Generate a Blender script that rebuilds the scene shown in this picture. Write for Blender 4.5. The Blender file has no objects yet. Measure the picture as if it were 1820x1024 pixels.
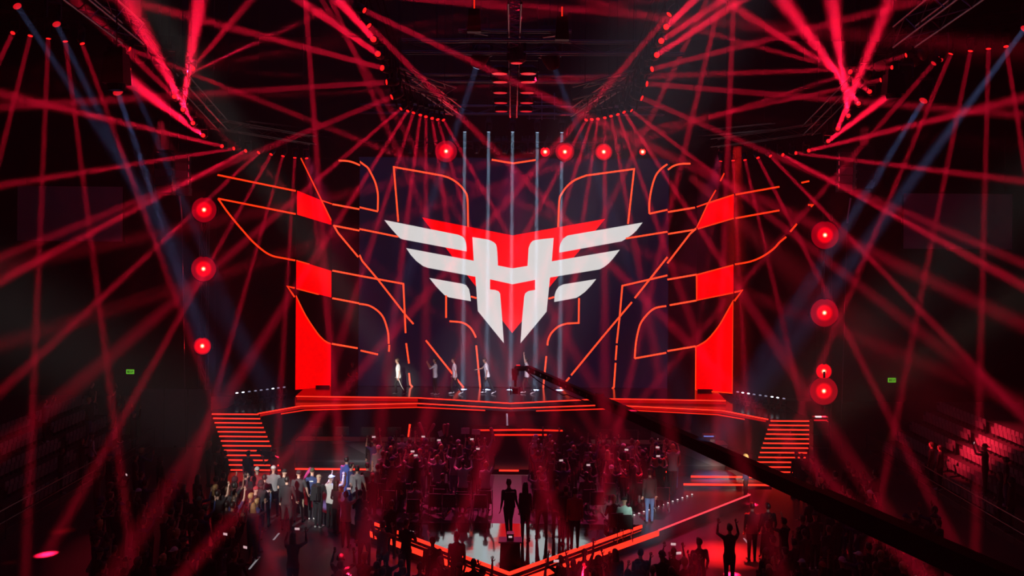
import bpy, bmesh, math, random
from mathutils import Vector, Matrix, Quaternion

S = bpy.context.scene
COL = S.collection
R = math.radians
RNG = random.Random(11)

# ------------------------------------------------------------------ camera
FPX, HCAM, HORX, HORY, ROLL = 1800.0, 10.0, 910.0, 418.0, R(0.45)
camd = bpy.data.cameras.new('camera')
cam = bpy.data.objects.new('camera', camd)
COL.objects.link(cam)
S.camera = cam
camd.sensor_width = 36.0
camd.lens = FPX / 1820.0 * 36.0
camd.shift_y = -(512.0 - HORY) / 1820.0
camd.clip_end = 300
cam.matrix_world = Matrix.Translation((0, 0, HCAM)) @ Matrix.Rotation(R(90), 4, 'X') @ Matrix.Rotation(ROLL, 4, 'Z')

# ------------------------------------------------------------------ world, exposure
W = bpy.data.worlds.new('world')
S.world = W
W.use_nodes = True
W.node_tree.nodes['Background'].inputs[0].default_value = (0.0, 0.0, 0.0, 1)
S.view_settings.view_transform = 'Standard'
S.view_settings.look = 'None'
S.view_settings.gamma = 1
S.view_settings.exposure = 0.0
S.view_settings.use_curve_mapping = False
S.cycles.use_adaptive_sampling = False
S.cycles.max_bounces = 3
S.cycles.diffuse_bounces = 1
S.cycles.glossy_bounces = 2
S.cycles.volume_bounces = 0
S.cycles.sample_clamp_indirect = 3.0
S.cycles.caustics_reflective = False
S.cycles.caustics_refractive = False

def area(name, loc, target, size, col, energy, spread=180, shape='DISK', size_y=None, parent=None):
    l = bpy.data.lights.new(name, 'AREA')
    l.shape = shape
    l.size = size
    if size_y:
        l.size_y = size_y
    l.color = col
    l.energy = energy
    l.spread = R(spread)
    o = bpy.data.objects.new(name, l)
    COL.objects.link(o)
    o.location = loc
    o.rotation_euler = (Vector(target) - Vector(loc)).to_track_quat('-Z', 'Y').to_euler()
    if parent:
        o.parent = parent
    return o

def spot(name, loc, target, deg, col, energy, blend=.3, soft=.1):
    """narrow spotlight built as a small disc with a limited spread"""
    half = R(deg) / 2
    return area(name, loc, target, .3 if soft <= .1 else soft, col, energy * (1 - math.cos(half)) / 2 / 1.3, deg * 1.15)

# large unseen fills under the roof, added for the purple ambient tone
area('house_fill_light', (0, 30, 18.6), (0, 34, 0), 18, (.40, .16, .80), 95, shape='SQUARE')
area('stage_fill_light', (0, 40, 17.5), (0, 50, 6), 10, (.36, .30, 1.0), 45, shape='SQUARE')
# lights that fall on people and decks
# unseen spots placed above and behind the camera, cones kept out of view
spot('player_key_light', (-6, -4, 20), (-5.6, 50, 3.1), 1.7, (1, .98, .92), 300000)
spot('player_fill_light', (5, -4, 20), (-.9, 50.2, 3), 6.6, (.9, .78, 1), 150000)  # fill added to lift the dim players
spot('left_crowd_light', (-16, -4, 20), (-7.0, 36.7, .9), 5.3, (1, .94, .90), 120000)
spot('right_seats_light', (10, -4, 20), (4.3, 34.0, .6), 3.0, (.85, 1, .95), 120000)
spot('host_light', (14, -4, 20), (8.8, 38.0, 1.5), 2.0, (1, .9, .65), 190000)
spot('deck_white_light', (12, -4, 20), (6.9, 36.8, .3), 4.5, (.85, .85, 1), 22000)
spot('crowd_red_light', (0, 48.5, 13.5), (0, 36, .5), 34, (1, .05, .24), 7000, .6)
spot('crowd_red_light', (-9, 44, 13.5), (-3, 35, .5), 22, (1, .04, .18), 11000, .6)
spot('crowd_red_light', (9, 44, 13.5), (4, 35, .5), 22, (1, .04, .18), 11000, .6)
spot('crowd_red_light', (-16, 46, 15), (-9.5, 33, .8), 24, (1, .02, .06), 9000)
spot('crowd_red_light', (16, 46, 15), (10, 32, .8), 24, (1, .02, .06), 7000)
spot('stand_red_light', (6, 34, 12), (19, 40, 1.5), 12, (1, .02, .05), 60000, .8)

# ------------------------------------------------------------------ helpers
def P(px, py, Y):
    """world point seen at photo pixel (px,py) at depth Y"""
    u, v = px - HORX, HORY - py
    a = u * math.cos(ROLL) - v * math.sin(ROLL)
    b = u * math.sin(ROLL) + v * math.cos(ROLL)
    return Vector((a * Y / FPX, Y, HCAM + b * Y / FPX))

def G(px, py, z):
    """world point seen at photo pixel (px,py) lying at height z"""
    u, v = px - HORX, HORY - py
    b = u * math.sin(ROLL) + v * math.cos(ROLL)
    return P(px, py, FPX * (z - HCAM) / b)

MATS = {}
def mat(name, col, rough=.6, metal=0.0, spec=.5, emit=None, strength=1.0, noise=0.0, nscale=20.0, bump=0.0, bscale=30.0, sample=True, cyc=True):
    if name in MATS:
        return MATS[name]
    m = bpy.data.materials.new(name)
    m.use_nodes = True
    nt = m.node_tree
    b = nt.nodes['Principled BSDF']
    b.inputs['Base Color'].default_value = (*col, 1)
    b.inputs['Roughness'].default_value = rough
    b.inputs['Metallic'].default_value = metal
    b.inputs['Specular IOR Level'].default_value = spec
    if emit:
        b.inputs['Emission Color'].default_value = (*emit, 1)
        b.inputs['Emission Strength'].default_value = strength
        if not sample:
            m.cycles.emission_sampling = 'NONE'
    tc = None
    if noise > 0 or bump > 0:
        tc = nt.nodes.new('ShaderNodeTexCoord')
    if noise > 0:
        n = nt.nodes.new('ShaderNodeTexNoise')
        n.inputs['Scale'].default_value = nscale
        nt.links.new(tc.outputs['Object'], n.inputs['Vector'])
        mx = nt.nodes.new('ShaderNodeMix')
        mx.data_type = 'RGBA'
        mx.inputs[6].default_value = (*[c * (1 - noise) for c in col], 1)
        mx.inputs[7].default_value = (*[min(1, c * (1 + noise)) for c in col], 1)
        nt.links.new(n.outputs['Fac'], mx.inputs[0])
        nt.links.new(mx.outputs[2], b.inputs['Base Color'])
    if bump > 0:
        n2 = nt.nodes.new('ShaderNodeTexNoise')
        n2.inputs['Scale'].default_value = bscale
        nt.links.new(tc.outputs['Object'], n2.inputs['Vector'])
        bp = nt.nodes.new('ShaderNodeBump')
        bp.inputs['Strength'].default_value = bump
        bp.inputs['Distance'].default_value = .02
        nt.links.new(n2.outputs['Fac'], bp.inputs['Height'])
        nt.links.new(bp.outputs['Normal'], b.inputs['Normal'])
    MATS[name] = m
    return m

M_BLACK = mat('black_metal', (.012, .012, .014), .45, .0, .5)
M_TRUSS = mat('truss_metal', (.16, .16, .18), .35, .9)
M_DARKTRUSS = mat('dark_truss_metal', (.05, .05, .055), .35, .8)
M_CLOTH = mat('black_drape', (.0028, .0022, .0034), .95, spec=.05, noise=.3, nscale=3)
M_PLASTIC = mat('black_plastic', (.02, .02, .022), .4)
M_CHROME = mat('chrome', (.7, .7, .72), .15, 1.0)
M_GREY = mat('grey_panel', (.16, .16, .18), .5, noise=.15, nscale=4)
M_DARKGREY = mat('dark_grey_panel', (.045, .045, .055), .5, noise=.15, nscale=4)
M_RED = mat('led_red', (.02, 0, 0), .5, emit=(1, .0, .0), strength=1.15)
M_REDEDGE = mat('led_red_edge', (.02, 0, 0), .5, emit=(1, .035, .004), strength=1.4, sample=False)
M_LINE = mat('led_orange_line', (.02, 0, 0), .5, emit=(1, .062, .018), strength=1.7, sample=False)
M_STRIP = mat('led_strip', (.02, 0, 0), .5, emit=(1, .024, .010), strength=2.2)
M_STRIPDIM = mat('red_strip_dim', (.02, 0, 0), .5, emit=(1, .02, .006), strength=1.1, sample=False)
M_WHITE = mat('led_white', (.02, .02, .02), .5, emit=(1, .96, .94), strength=.76)
M_LENS = mat('red_lens', (.1, 0, 0), .2, emit=(1, .008, .008), strength=2.2, sample=False)
M_LENSDIM = mat('dim_red_lens', (.1, 0, 0), .2, emit=(1, .01, .02), strength=.7, sample=False)
M_LENSBLUE = mat('blue_white_lens', (.1, .1, .1), .2, emit=(.5, .7, 1), strength=1.3, sample=False)
M_HOT = mat('hot_lens', (.3, .1, .1), .2, emit=(1, .55, .35), strength=12.0, sample=False)
# face of a glaring lamp: glare halo painted in as a white-to-red radial glow
M_GLARE = mat('lamp_glare_face', (.05, 0, 0), .3, emit=(1, 0, 0), strength=1.0, sample=False)
_nt = M_GLARE.node_tree
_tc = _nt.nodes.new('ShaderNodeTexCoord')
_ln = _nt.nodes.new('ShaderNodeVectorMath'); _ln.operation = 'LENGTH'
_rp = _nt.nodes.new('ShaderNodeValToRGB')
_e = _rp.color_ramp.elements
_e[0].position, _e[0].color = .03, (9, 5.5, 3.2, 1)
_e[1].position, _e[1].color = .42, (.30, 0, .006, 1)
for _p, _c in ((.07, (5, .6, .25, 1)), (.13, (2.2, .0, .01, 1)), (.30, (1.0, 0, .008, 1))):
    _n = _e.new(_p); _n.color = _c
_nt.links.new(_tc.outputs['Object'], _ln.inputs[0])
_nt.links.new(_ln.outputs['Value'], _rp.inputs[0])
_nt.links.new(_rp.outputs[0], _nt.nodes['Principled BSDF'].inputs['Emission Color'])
M_PHONE = mat('phone_screen', (.02, .02, .02), .2, emit=(1, .62, .66), strength=.65, sample=False)
M_GREEN = mat('exit_green', (.02, .1, .01), .4, emit=(.20, .75, .04), strength=.55, sample=False)
M_DOT = mat('marker_white', (.3, .3, .3), .4, emit=(1, .85, .85), strength=1.2, sample=False)
M_GLASS = mat('dark_glass', (.01, .01, .012), .08, spec=.8)

class MB:
    """collects shapes into one mesh"""
    def __init__(s):
        s.v, s.f, s.mi = [], [], []
    def add(s, vs, fs, mi=0):
        o = len(s.v)
        s.v += [tuple(v) for v in vs]
        s.f += [tuple(i + o for i in f) for f in fs]
        s.mi += [mi] * len(fs)
        return s
    def box(s, c, d, M=None, mi=0, taper=1.0):
        cx, cy, cz = c
        x, y, z = d[0] / 2, d[1] / 2, d[2] / 2
        t = taper
        vs = [Vector(p) for p in ((cx - x, cy - y, cz - z), (cx + x, cy - y, cz - z), (cx + x, cy + y, cz - z), (cx - x, cy + y, cz - z),
              (cx - x * t, cy - y * t, cz + z), (cx + x * t, cy - y * t, cz + z), (cx + x * t, cy + y * t, cz + z), (cx - x * t, cy + y * t, cz + z))]
        if M is not None:
            vs = [M @ v for v in vs]
        return s.add(vs, [(3, 2, 1, 0), (4, 5, 6, 7), (0, 1, 5, 4), (1, 2, 6, 5), (2, 3, 7, 6), (3, 0, 4, 7)], mi)
    def tube(s, a, b, r, r2=None, n=6, cap=True, mi=0):
        a, b = Vector(a), Vector(b)
        r2 = r if r2 is None else r2
        d = (b - a)
        if d.length < 1e-6:
            return s
        q = d.to_track_quat('Z', 'Y')
        vs = []
        for p, rr in ((a, r), (b, r2)):
            for k in range(n):
                t = 2 * math.pi * k / n
                vs.append(p + q @ Vector((math.cos(t) * rr, math.sin(t) * rr, 0)))
        fs = [(k, (k + 1) % n, n + (k + 1) % n, n + k) for k in range(n)]
        if cap:
            fs += [tuple(range(n - 1, -1, -1)), tuple(range(n, 2 * n))]
        return s.add(vs, fs, mi)
    def rings(s, rings, cap=True, mi=0):
        """rings: list of equal-length lists of points"""
        n = len(rings[0])
        vs = [p for r in rings for p in r]
        fs = []
        for i in range(len(rings) - 1):
            for k in range(n):
                fs.append((i * n + k, i * n + (k + 1) % n, (i + 1) * n + (k + 1) % n, (i + 1) * n + k))
        if cap:
            fs += [tuple(range(n - 1, -1, -1)), tuple(range((len(rings) - 1) * n, len(rings) * n))]
        return s.add(vs, fs, mi)
    def lathe(s, prof, n=12, M=None, mi=0):
        """prof: (radius, z) list around local Z"""
        rr = []
        for r, z in prof:
            ring = [Vector((math.cos(2 * math.pi * k / n) * r, math.sin(2 * math.pi * k / n) * r, z)) for k in range(n)]
            if M is not None:
                ring = [M @ p for p in ring]
            rr.append(ring)
        return s.rings(rr, True, mi)
    def ell(s, c, rad, n=10, m=6, M=None, mi=0, zmin=-1.0):
        prof = []
        for i in range(m + 1):
            t = math.asin(max(-1, zmin)) + (math.pi / 2 - math.asin(max(-1, zmin))) * i / m
            prof.append((max(.02, math.cos(t)), math.sin(t)))
        T = Matrix.Translation(c) @ Matrix.Diagonal((*rad, 1))
        if M is not None:
            T = M @ T
        return s.lathe(prof, n, T, mi)
    def prism(s, pts, z0, z1, mi=0):
        """pts: plan outline"""
        n = len(pts)
        vs = [(p[0], p[1], z0) for p in pts] + [(p[0], p[1], z1) for p in pts]
        fs = [tuple(range(n - 1, -1, -1)), tuple(range(n, 2 * n))] + [(k, (k + 1) % n, n + (k + 1) % n, n + k) for k in range(n)]
        return s.add(vs, fs, mi)
    def mesh(s, name, smooth=False):
        me = bpy.data.meshes.new(name)
        me.from_pydata(s.v, [], s.f)
        me.polygons.foreach_set('material_index', s.mi)
        if smooth:
            me.polygons.foreach_set('use_smooth', [True] * len(me.polygons))
        me.update()
        return me
    def build(s, name, m, parent=None, loc=None, smooth=False, fix=True):
        me = s.mesh(name, smooth)
        if fix:
            bm = bmesh.new()
            bm.from_mesh(me)
            bmesh.ops.recalc_face_normals(bm, faces=bm.faces)
            bm.to_mesh(me)
            bm.free()
        for x in (m if isinstance(m, (list, tuple)) else [m]):
            me.materials.append(x)
        o = bpy.data.objects.new(name, me)
        COL.objects.link(o)
        if loc is not None:
            o.location = loc
        if parent:
            o.parent = parent
        return o

def tag(o, label=None, cat=None, group=None, kind=None):
    if label: o['label'] = label
    if cat: o['category'] = cat
    if group: o['group'] = group
    if kind: o['kind'] = kind
    return o

def empty(name, loc=(0, 0, 0), rz=0.0):
    o = bpy.data.objects.new(name, None)
    COL.objects.link(o)
    o.location = loc
    o.rotation_euler = (0, 0, rz)
    o.empty_display_size = .1
    return o

def kids(o):
    return [c for c in COL.objects if c.parent == o]

KIDS = {}
def copy_tree(o, parent=None):
    """a thing, its parts and their sub-parts (meshes shared)"""
    c = o.copy()
    COL.objects.link(c)
    if parent: c.parent = parent
    for ch in KIDS.setdefault(o.name, kids(o)):
        copy_tree(ch, c)
    return c

ORD = ['first', 'second', 'third', 'fourth', 'fifth', 'sixth', 'seventh', 'eighth', 'ninth', 'tenth', 'eleventh', 'twelfth', 'thirteenth',
       'fourteenth', 'fifteenth', 'sixteenth', 'seventeenth', 'eighteenth', 'nineteenth', 'twentieth', 'twenty-first', 'twenty-second',
       'twenty-third', 'twenty-fourth', 'twenty-fifth', 'twenty-sixth', 'twenty-seventh', 'twenty-eighth', 'twenty-ninth', 'thirtieth']

# ------------------------------------------------------------------ room shell
def slab(name, c, d, m):
    o = MB().box(c, d).build(name, m)
    o['kind'] = 'structure'
    return o
M_FLOOR = mat('arena_floor', (.06, .056, .062), .38, noise=.35, nscale=.6, bump=.05, bscale=6)
slab('floor', (0, 30, -.15), (76, 76, .3), M_FLOOR)
slab('ceiling', (0, 30, 22.15), (76, 76, .3), M_CLOTH)
slab('wall_back', (0, 62, 11), (76, .3, 22), M_CLOTH)
slab('wall_left', (-36, 30, 11), (.3, 64, 22), M_CLOTH)
slab('wall_right', (36, 30, 11), (.3, 64, 22), M_CLOTH)
slab('wall_front', (0, -6, 11), (76, .3, 22), M_CLOTH)

# haze that fills the hall and makes the beams visible
hz = MB().box((0, 28, 10.9), (70, 66, 21.7)).build('haze', None)
hm = bpy.data.materials.new('haze')
hm.use_nodes = True
nt = hm.node_tree
nt.nodes.clear()
ho = nt.nodes.new('ShaderNodeOutputMaterial')
hv = nt.nodes.new('ShaderNodeVolumeScatter')
hv.inputs['Density'].default_value = .0030
hv.inputs['Anisotropy'].default_value = .15
hv.inputs['Color'].default_value = (1, 1, 1, 1)
nt.links.new(hv.outputs[0], ho.inputs[1])
hz.data.materials.clear()
hz.data.materials.append(hm)
tag(hz, 'thin stage haze filling the whole hall', 'haze', kind='stuff')
# ------------------------------------------------------------------ stage
ZD = 2.10      # stage deck
ZW = 1.90      # side walkways
YS = 52.5      # screen plane
M_DECK = mat('gloss_black_deck', (.025, .024, .03), .16, spec=.7, bump=.06, bscale=3)
M_DECK2 = mat('gloss_tip_floor', (.34, .46, .48), .06, metal=1.0, bump=.16, bscale=1.1)
M_WOOD = mat('dark_deck_boards', (.05, .046, .055), .3, noise=.35, nscale=2.5)
M_CARPET = mat('grey_carpet', (.075, .065, .075), .85, noise=.2, nscale=12)
M_FASCIA = mat('red_glow_fascia', (.06, .004, .005), .25, emit=(1, .004, .003), strength=.42, sample=False)  # faint glow stands in for red reflected off the lips

def strip(pts, w, h, name, m, parent, z=None):
    """an LED strip following a plan polyline (front face)"""
    mb = MB()
    for a, b in zip(pts[:-1], pts[1:]):
        a, b = Vector(a), Vector(b)
        d = (b - a).normalized()
        n = Vector((d.y, -d.x, 0)).normalized() * w
        up = Vector((0, 0, h))
        vs = [a, b, b + n, a + n, a + up, b + up, b + n + up, a + n + up]
        mb.add(vs, [(3, 2, 1, 0), (4, 5, 6, 7), (0, 1, 5, 4), (1, 2, 6, 5), (2, 3, 7, 6), (3, 0, 4, 7)])
    return mb.build(name, m, parent)

stage = empty('stage', (0, 49, 0))
tag(stage, 'raised black stage with glossy deck and glowing red front lips under the big screen', 'stage')
def under(o, parent):
    """parent keeping world coordinates of the mesh"""
    o.parent = parent
    o.location = Vector(o.location) - parent.location
    return o
deck_pts = [(-10.45, 49.3), (-4.5, 49.15), (0, 47.75), (4.6, 49.3), (10.4, 49.0), (10.6, 53.2), (-10.6, 53.2)]
under(MB().prism(deck_pts, ZW, ZD).build('deck', M_DECK), stage)
walk = [(-13.6, 45.95), (-11.4, 45.65), (-9.9, 47.75), (-4.5, 48.75), (0, 47.55), (4.6, 48.7), (9.9, 47.4), (11.5, 45.2), (13.7, 45.2), (13.6, 46.0), (10.7, 49.3), (10.7, 53), (-10.7, 53), (-10.7, 49.5), (-13.6, 46.4)]
under(MB().prism(walk, 1.72, ZW - .005).build('walkway', M_DECK), stage)
lip = [(p[0], p[1] - .012, ZD - .055) for p in deck_pts[:5]]
under(strip(lip, .02, .05, 'led_strip', M_STRIP, None), stage)
lip2 = [(p[0], p[1] - .012, ZW - .06) for p in walk[1:8]]
under(strip(lip2, .02, .05, 'led_strip', M_STRIP, None), stage)
reflect_l = [(-10.6, 46.75, 1.70), (-9.7, 47.82, 1.70), (-4.5, 48.73, 1.72), (-1.2, 47.88, 1.74)]  # extra dim strips, both sides, stand in for reflections under the lips
under(strip([(x, y - .02, z - .06) for x, y, z in reflect_l], .02, .05, 'led_strip', M_STRIPDIM, None), stage)
reflect_r = [(1.2, 47.85, 1.74), (4.6, 48.68, 1.72), (9.7, 47.45, 1.70), (10.7, 46.3, 1.70)]
under(strip([(x, y - .02, z - .06) for x, y, z in reflect_r], .02, .05, 'led_strip', M_STRIPDIM, None), stage)
# side fascia between the lips, their reflected red put in as a glow
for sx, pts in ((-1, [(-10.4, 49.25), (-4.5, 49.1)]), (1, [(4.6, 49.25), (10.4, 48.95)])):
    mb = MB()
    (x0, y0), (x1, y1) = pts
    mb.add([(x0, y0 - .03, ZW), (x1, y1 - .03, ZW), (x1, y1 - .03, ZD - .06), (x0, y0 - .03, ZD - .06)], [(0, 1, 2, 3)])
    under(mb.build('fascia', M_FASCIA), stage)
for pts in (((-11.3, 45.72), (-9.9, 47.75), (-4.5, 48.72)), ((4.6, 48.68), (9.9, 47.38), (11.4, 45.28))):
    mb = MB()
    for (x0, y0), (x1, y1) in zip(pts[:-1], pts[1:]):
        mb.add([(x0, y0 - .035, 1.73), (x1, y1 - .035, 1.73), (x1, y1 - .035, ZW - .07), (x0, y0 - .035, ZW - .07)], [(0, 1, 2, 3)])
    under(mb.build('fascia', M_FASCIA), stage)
# void under the stage: recessed black skirt
skirt = [(-13.4, 46.6), (-11.4, 46.6), (-9.6, 48.9), (9.6, 48.9), (11.4, 46.2), (13.5, 46.2), (13.5, 53), (-13.4, 53)]
under(MB().prism(skirt, 0, 1.72).build('skirt', M_CLOTH), stage)

# two flights of stairs, sheared towards the centre, a glowing strip on every nosing
def stairs(label, xl, xr, dxl, y0, y1, n=13):
    t = empty('staircase', ((xl + xr) / 2, y0, 0))
    tag(t, label, 'stairs', 'stairs at both ends of the stage')
    for k in range(n):
        f = k / (n - 1)
        z = ZW - .03 - f * 1.76
        y = y0 + (y1 - y0) * f
        x0, x1 = xl + dxl * f, xr + dxl * f
        dep = abs(y1 - y0) / (n - 1) + .04
        st = MB().prism([(x0, y), (x1, y), (x1, y + dep), (x0, y + dep)], 0.0, z).build('step', M_DECK)
        under(st, t)
        led = MB().box(((x0 + x1) / 2, y - .012, z - .032), (x1 - x0, .02, .05)).build('led_strip', M_STRIP)
        led.parent = st
    return t
stairs('left black staircase with thirteen glowing red step edges', -13.45, -11.35, 1.75, 45.6, 42.4)
stairs('right black staircase with thirteen glowing red step edges', 11.55, 13.55, -1.55, 45.0, 41.9)

# ------------------------------------------------------------------ screens and their pictures
def ribbon(px_pts, width, fn, off=-.03, th=.012):
    """thin raised bar following photo-plane points projected on a screen: fn(px,py)->world point"""
    W_ = [fn(x, y) for x, y in px_pts]
    mb = MB()
    n = len(W_)
    L, Rr = [], []
    for i in range(n):
        if i == 0: d = W_[1] - W_[0]
        elif i == n - 1: d = W_[-1] - W_[-2]
        else:
            d1, d2 = (W_[i] - W_[i - 1]).normalized(), (W_[i + 1] - W_[i]).normalized()
            d = d1 + d2
            if d.length < .3: d = d2
        d.normalize()
        nn = Vector((-d.z, 0, d.x)).normalized()
        k = 1.0
        if 0 < i < n - 1:
            c = abs(nn.dot(Vector((-(W_[i] - W_[i - 1]).normalized().z, 0, (W_[i] - W_[i - 1]).normalized().x))))
            k = min(1.6, 1 / max(.5, c))
        L.append(W_[i] + nn * width / 2 * k)
        Rr.append(W_[i] - nn * width / 2 * k)
    f0 = Vector((0, off, 0)); f1 = Vector((0, off - th, 0))
    vs = []
    for i in range(n):
        vs += [L[i] + f0, Rr[i] + f0, Rr[i] + f1, L[i] + f1]
    fs = []
    for i in range(n - 1):
        for k in range(4):
            fs.append((i * 4 + k, i * 4 + (k + 1) % 4, (i + 1) * 4 + (k + 1) % 4, (i + 1) * 4 + k))
    fs += [(0, 1, 2, 3), tuple((n - 1) * 4 + k for k in (3, 2, 1, 0))]
    mb.add(vs, fs)
    return mb
def curve(pts, n=4):
    """Catmull-Rom through pts"""
    out = []
    for i in range(len(pts) - 1):
        p0 = pts[max(0, i - 1)]; p1 = pts[i]; p2 = pts[i + 1]; p3 = pts[min(len(pts) - 1, i + 2)]
        for k in range(n):
            t = k / n
            out.append(tuple(.5 * ((2 * p1[j]) + (-p0[j] + p2[j]) * t + (2 * p0[j] - 5 * p1[j] + 4 * p2[j] - p3[j]) * t * t + (-p0[j] + 3 * p1[j] - 3 * p2[j] + p3[j]) * t ** 3) for j in (0, 1)))
    out.append(pts[-1])
    return out
def polyprint(px_pts, fn, off, th=.01):
    """flat coloured piece of a picture on a screen"""
    W_ = [fn(x, y) for x, y in px_pts]
    n = len(W_)
    from mathutils.geometry import tessellate_polygon
    flat = [Vector((w.x, w.z, 0)) for w in W_]
    tri = tessellate_polygon([flat])
    vs = [w + Vector((0, off - th, 0)) for w in W_] + [w + Vector((0, off, 0)) for w in W_]
    fs = [tuple(t) for t in tri] + [tuple(i + n for i in reversed(t)) for t in tri] + [(k, (k + 1) % n, n + (k + 1) % n, n + k) for k in range(n)]
    me = bpy.data.meshes.new('print')
    me.from_pydata(vs, [], fs)
    bm = bmesh.new()
    bm.from_mesh(me)
    bmesh.ops.recalc_face_normals(bm, faces=bm.faces)
    bm.to_mesh(me)
    bm.free()
    return me
def part_mesh(me, name, m, parent):
    me.name = name
    me.materials.append(m)
    o = bpy.data.objects.new(name, me)
    COL.objects.link(o)
    o.parent = parent
    o.location = -Vector(parent.location)
    return o
def part(mb, name, m, parent):
    o = mb.build(name, m)
    return under(o, parent)

# the screens
fc = lambda x, y: P(x, y, YS)                  # centre
fi = lambda x, y: P(x, y, YS - .25)            # inner flanks
fo = lambda x, y: P(x, y, YS - 1.9)            # outer gauzes
# side columns: vertical planes turned towards the hall
LA, LB = P(526, 693, 51.2), P(589, 687, 52.4)
RA, RB = P(1236, 694, 52.2), P(1304, 700, 50.8)
def column_fn(A, B):
    A2, B2 = Vector((A.x, A.y, 0)), Vector((B.x, B.y, 0))
    n = Vector((-(B2 - A2).y, (B2 - A2).x, 0)).normalized()
    o = Vector((0, 0, HCAM))
    def f(x, y):
        d = P(x, y, 1.0) - o
        t = (A2 - Vector((0, 0, 0))).dot(n) / d.dot(n)
        return o + d * t
    return f
fl, fr = column_fn(LA, LB), column_fn(RA, RB)

# main screen surface: navy picture with a teal glow around the emblem (that is what the screen shows)
ms = bpy.data.materials.new('main_screen_picture')
ms.use_nodes = True
nt = ms.node_tree
b = nt.nodes['Principled BSDF']
b.inputs['Base Color'].default_value = (.0015, .0015, .002, 1)
b.inputs['Roughness'].default_value = .6
b.inputs['Specular IOR Level'].default_value = .15
tc = nt.nodes.new('ShaderNodeTexCoord')
mp = nt.nodes.new('ShaderNodeMapping')
mp.inputs['Scale'].default_value = (.135, 1, .19)
mp.inputs['Location'].default_value = (0, 0, 0)
gr = nt.nodes.new('ShaderNodeTexGradient')
gr.gradient_type = 'SPHERICAL'
rmp = nt.nodes.new('ShaderNodeValToRGB')
e = rmp.color_ramp.elements
e[0].position, e[0].color = 0.0, (.0030, .0022, .0085, 1)
e[1].position, e[1].color = .75, (.0010, .032, .068, 1)
e2 = rmp.color_ramp.elements.new(.35); e2.color = (.002, .008, .026, 1)
ns = nt.nodes.new('ShaderNodeTexNoise')
ns.inputs['Scale'].default_value = .35
mxx = nt.nodes.new('ShaderNodeMix'); mxx.data_type = 'RGBA'; mxx.blend_type = 'MULTIPLY'
mxx.inputs[0].default_value = .6
nt.links.new(tc.outputs['Object'], mp.inputs['Vector'])
nt.links.new(mp.outputs[0], gr.inputs['Vector'])
nt.links.new(gr.outputs['Fac'], rmp.inputs[0])
nt.links.new(tc.outputs['Object'], ns.inputs['Vector'])
nt.links.new(rmp.outputs[0], mxx.inputs[6])
nt.links.new(ns.outputs['Color'], mxx.inputs[7])
nt.links.new(mxx.outputs[2], b.inputs['Emission Color'])
b.inputs['Emission Strength'].default_value = 2.3
ms.cycles.emission_sampling = 'NONE'

tl, br = fc(638, 279), fc(1186, 690)
zc = (tl.z + ZD) / 2 + .3
scr = empty('main_screen', (0, YS, fc(911, 480).z))
tag(scr, 'large dark blue LED wall showing the white and red winged emblem and orange outlines', 'screen')
part(MB().box(((tl.x + br.x) / 2, YS + .15, (tl.z + ZD + .03) / 2), (br.x - tl.x, .3, tl.z - ZD - .03)), 'display', ms, scr)
M_SIDE = mat('dark_gauze_screen', (.003, .0026, .004), .6, spec=.1, noise=.3, nscale=.8)

# emblem
red = [(750, 386.5), (911, 418.5), (1075.5, 389), (1060, 408), (910.3, 592)]
part_mesh(polyprint(red, fc, -.01), 'emblem_red_shield', M_RED, scr)
white1 = [(683, 391), (813, 417)] + curve([(814, 417), (823, 421.5), (827.3, 428.5), (829, 437), (829.5, 447)], 3)[1:] + [(718, 426)] + curve([(718, 426), (711, 423.5), (704, 416), (695, 406), (683, 391)], 3)[1:-1]
white2 = [(722, 441), (842, 463.5), (839.6, 421.4), (868, 426)] + curve([(868, 426), (878, 431), (883, 440), (885, 472)], 3)[1:] + \
    [(911, 477), (937.6, 472.7), (939.5, 441)] + curve([(939.5, 441), (944, 431), (952.7, 426.5), (984, 423)], 3)[1:] + [(980.8, 464.5), (1101.5, 444)] + \
    curve([(1101.5, 444), (1094, 454), (1083, 467), (1073, 475), (1065, 479)], 2)[1:] + [(977.5, 493.3), (971.5, 554), (925, 610), (927.7, 571)] + \
    [(931.7, 527), (933.5, 521.5), (939, 517.3), (951.2, 515.3), (951.2, 497.4), (911, 505.4), (871, 496.4), (871, 514.6), (880, 515.4), (886, 517.6), (888.9, 522), (892.9, 571.4), (895.5, 610), (849.3, 553), (845, 492), (760, 476), (752, 473), (740, 464), (730, 453)]
white3 = [(763, 494), (822.9, 504.6), (828.6, 507), (833.6, 514), (835.7, 524), (836.9, 535.4), (798, 528.6), (790, 524.5), (783, 517.5), (774, 508)]
white4 = [(1142, 395.5), (1131, 410), (1124, 416.5), (1110, 426), (1105, 429), (994, 449.2), (994.3, 440), (996.4, 432), (1001, 424), (1009, 418.6)]
white5 = [(1059.6, 496), (1051, 507), (1040, 518.6), (1030, 526), (1024, 529.6), (985, 536.8), (985.6, 525), (988, 517), (993, 509.5), (1001, 505.5)]
for w in (white1, white2, white3, white4, white5):
    part_mesh(polyprint(w, fc, -.025), 'emblem_white_feather' if w is not white2 else 'emblem_white_body', M_WHITE, scr)

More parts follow.
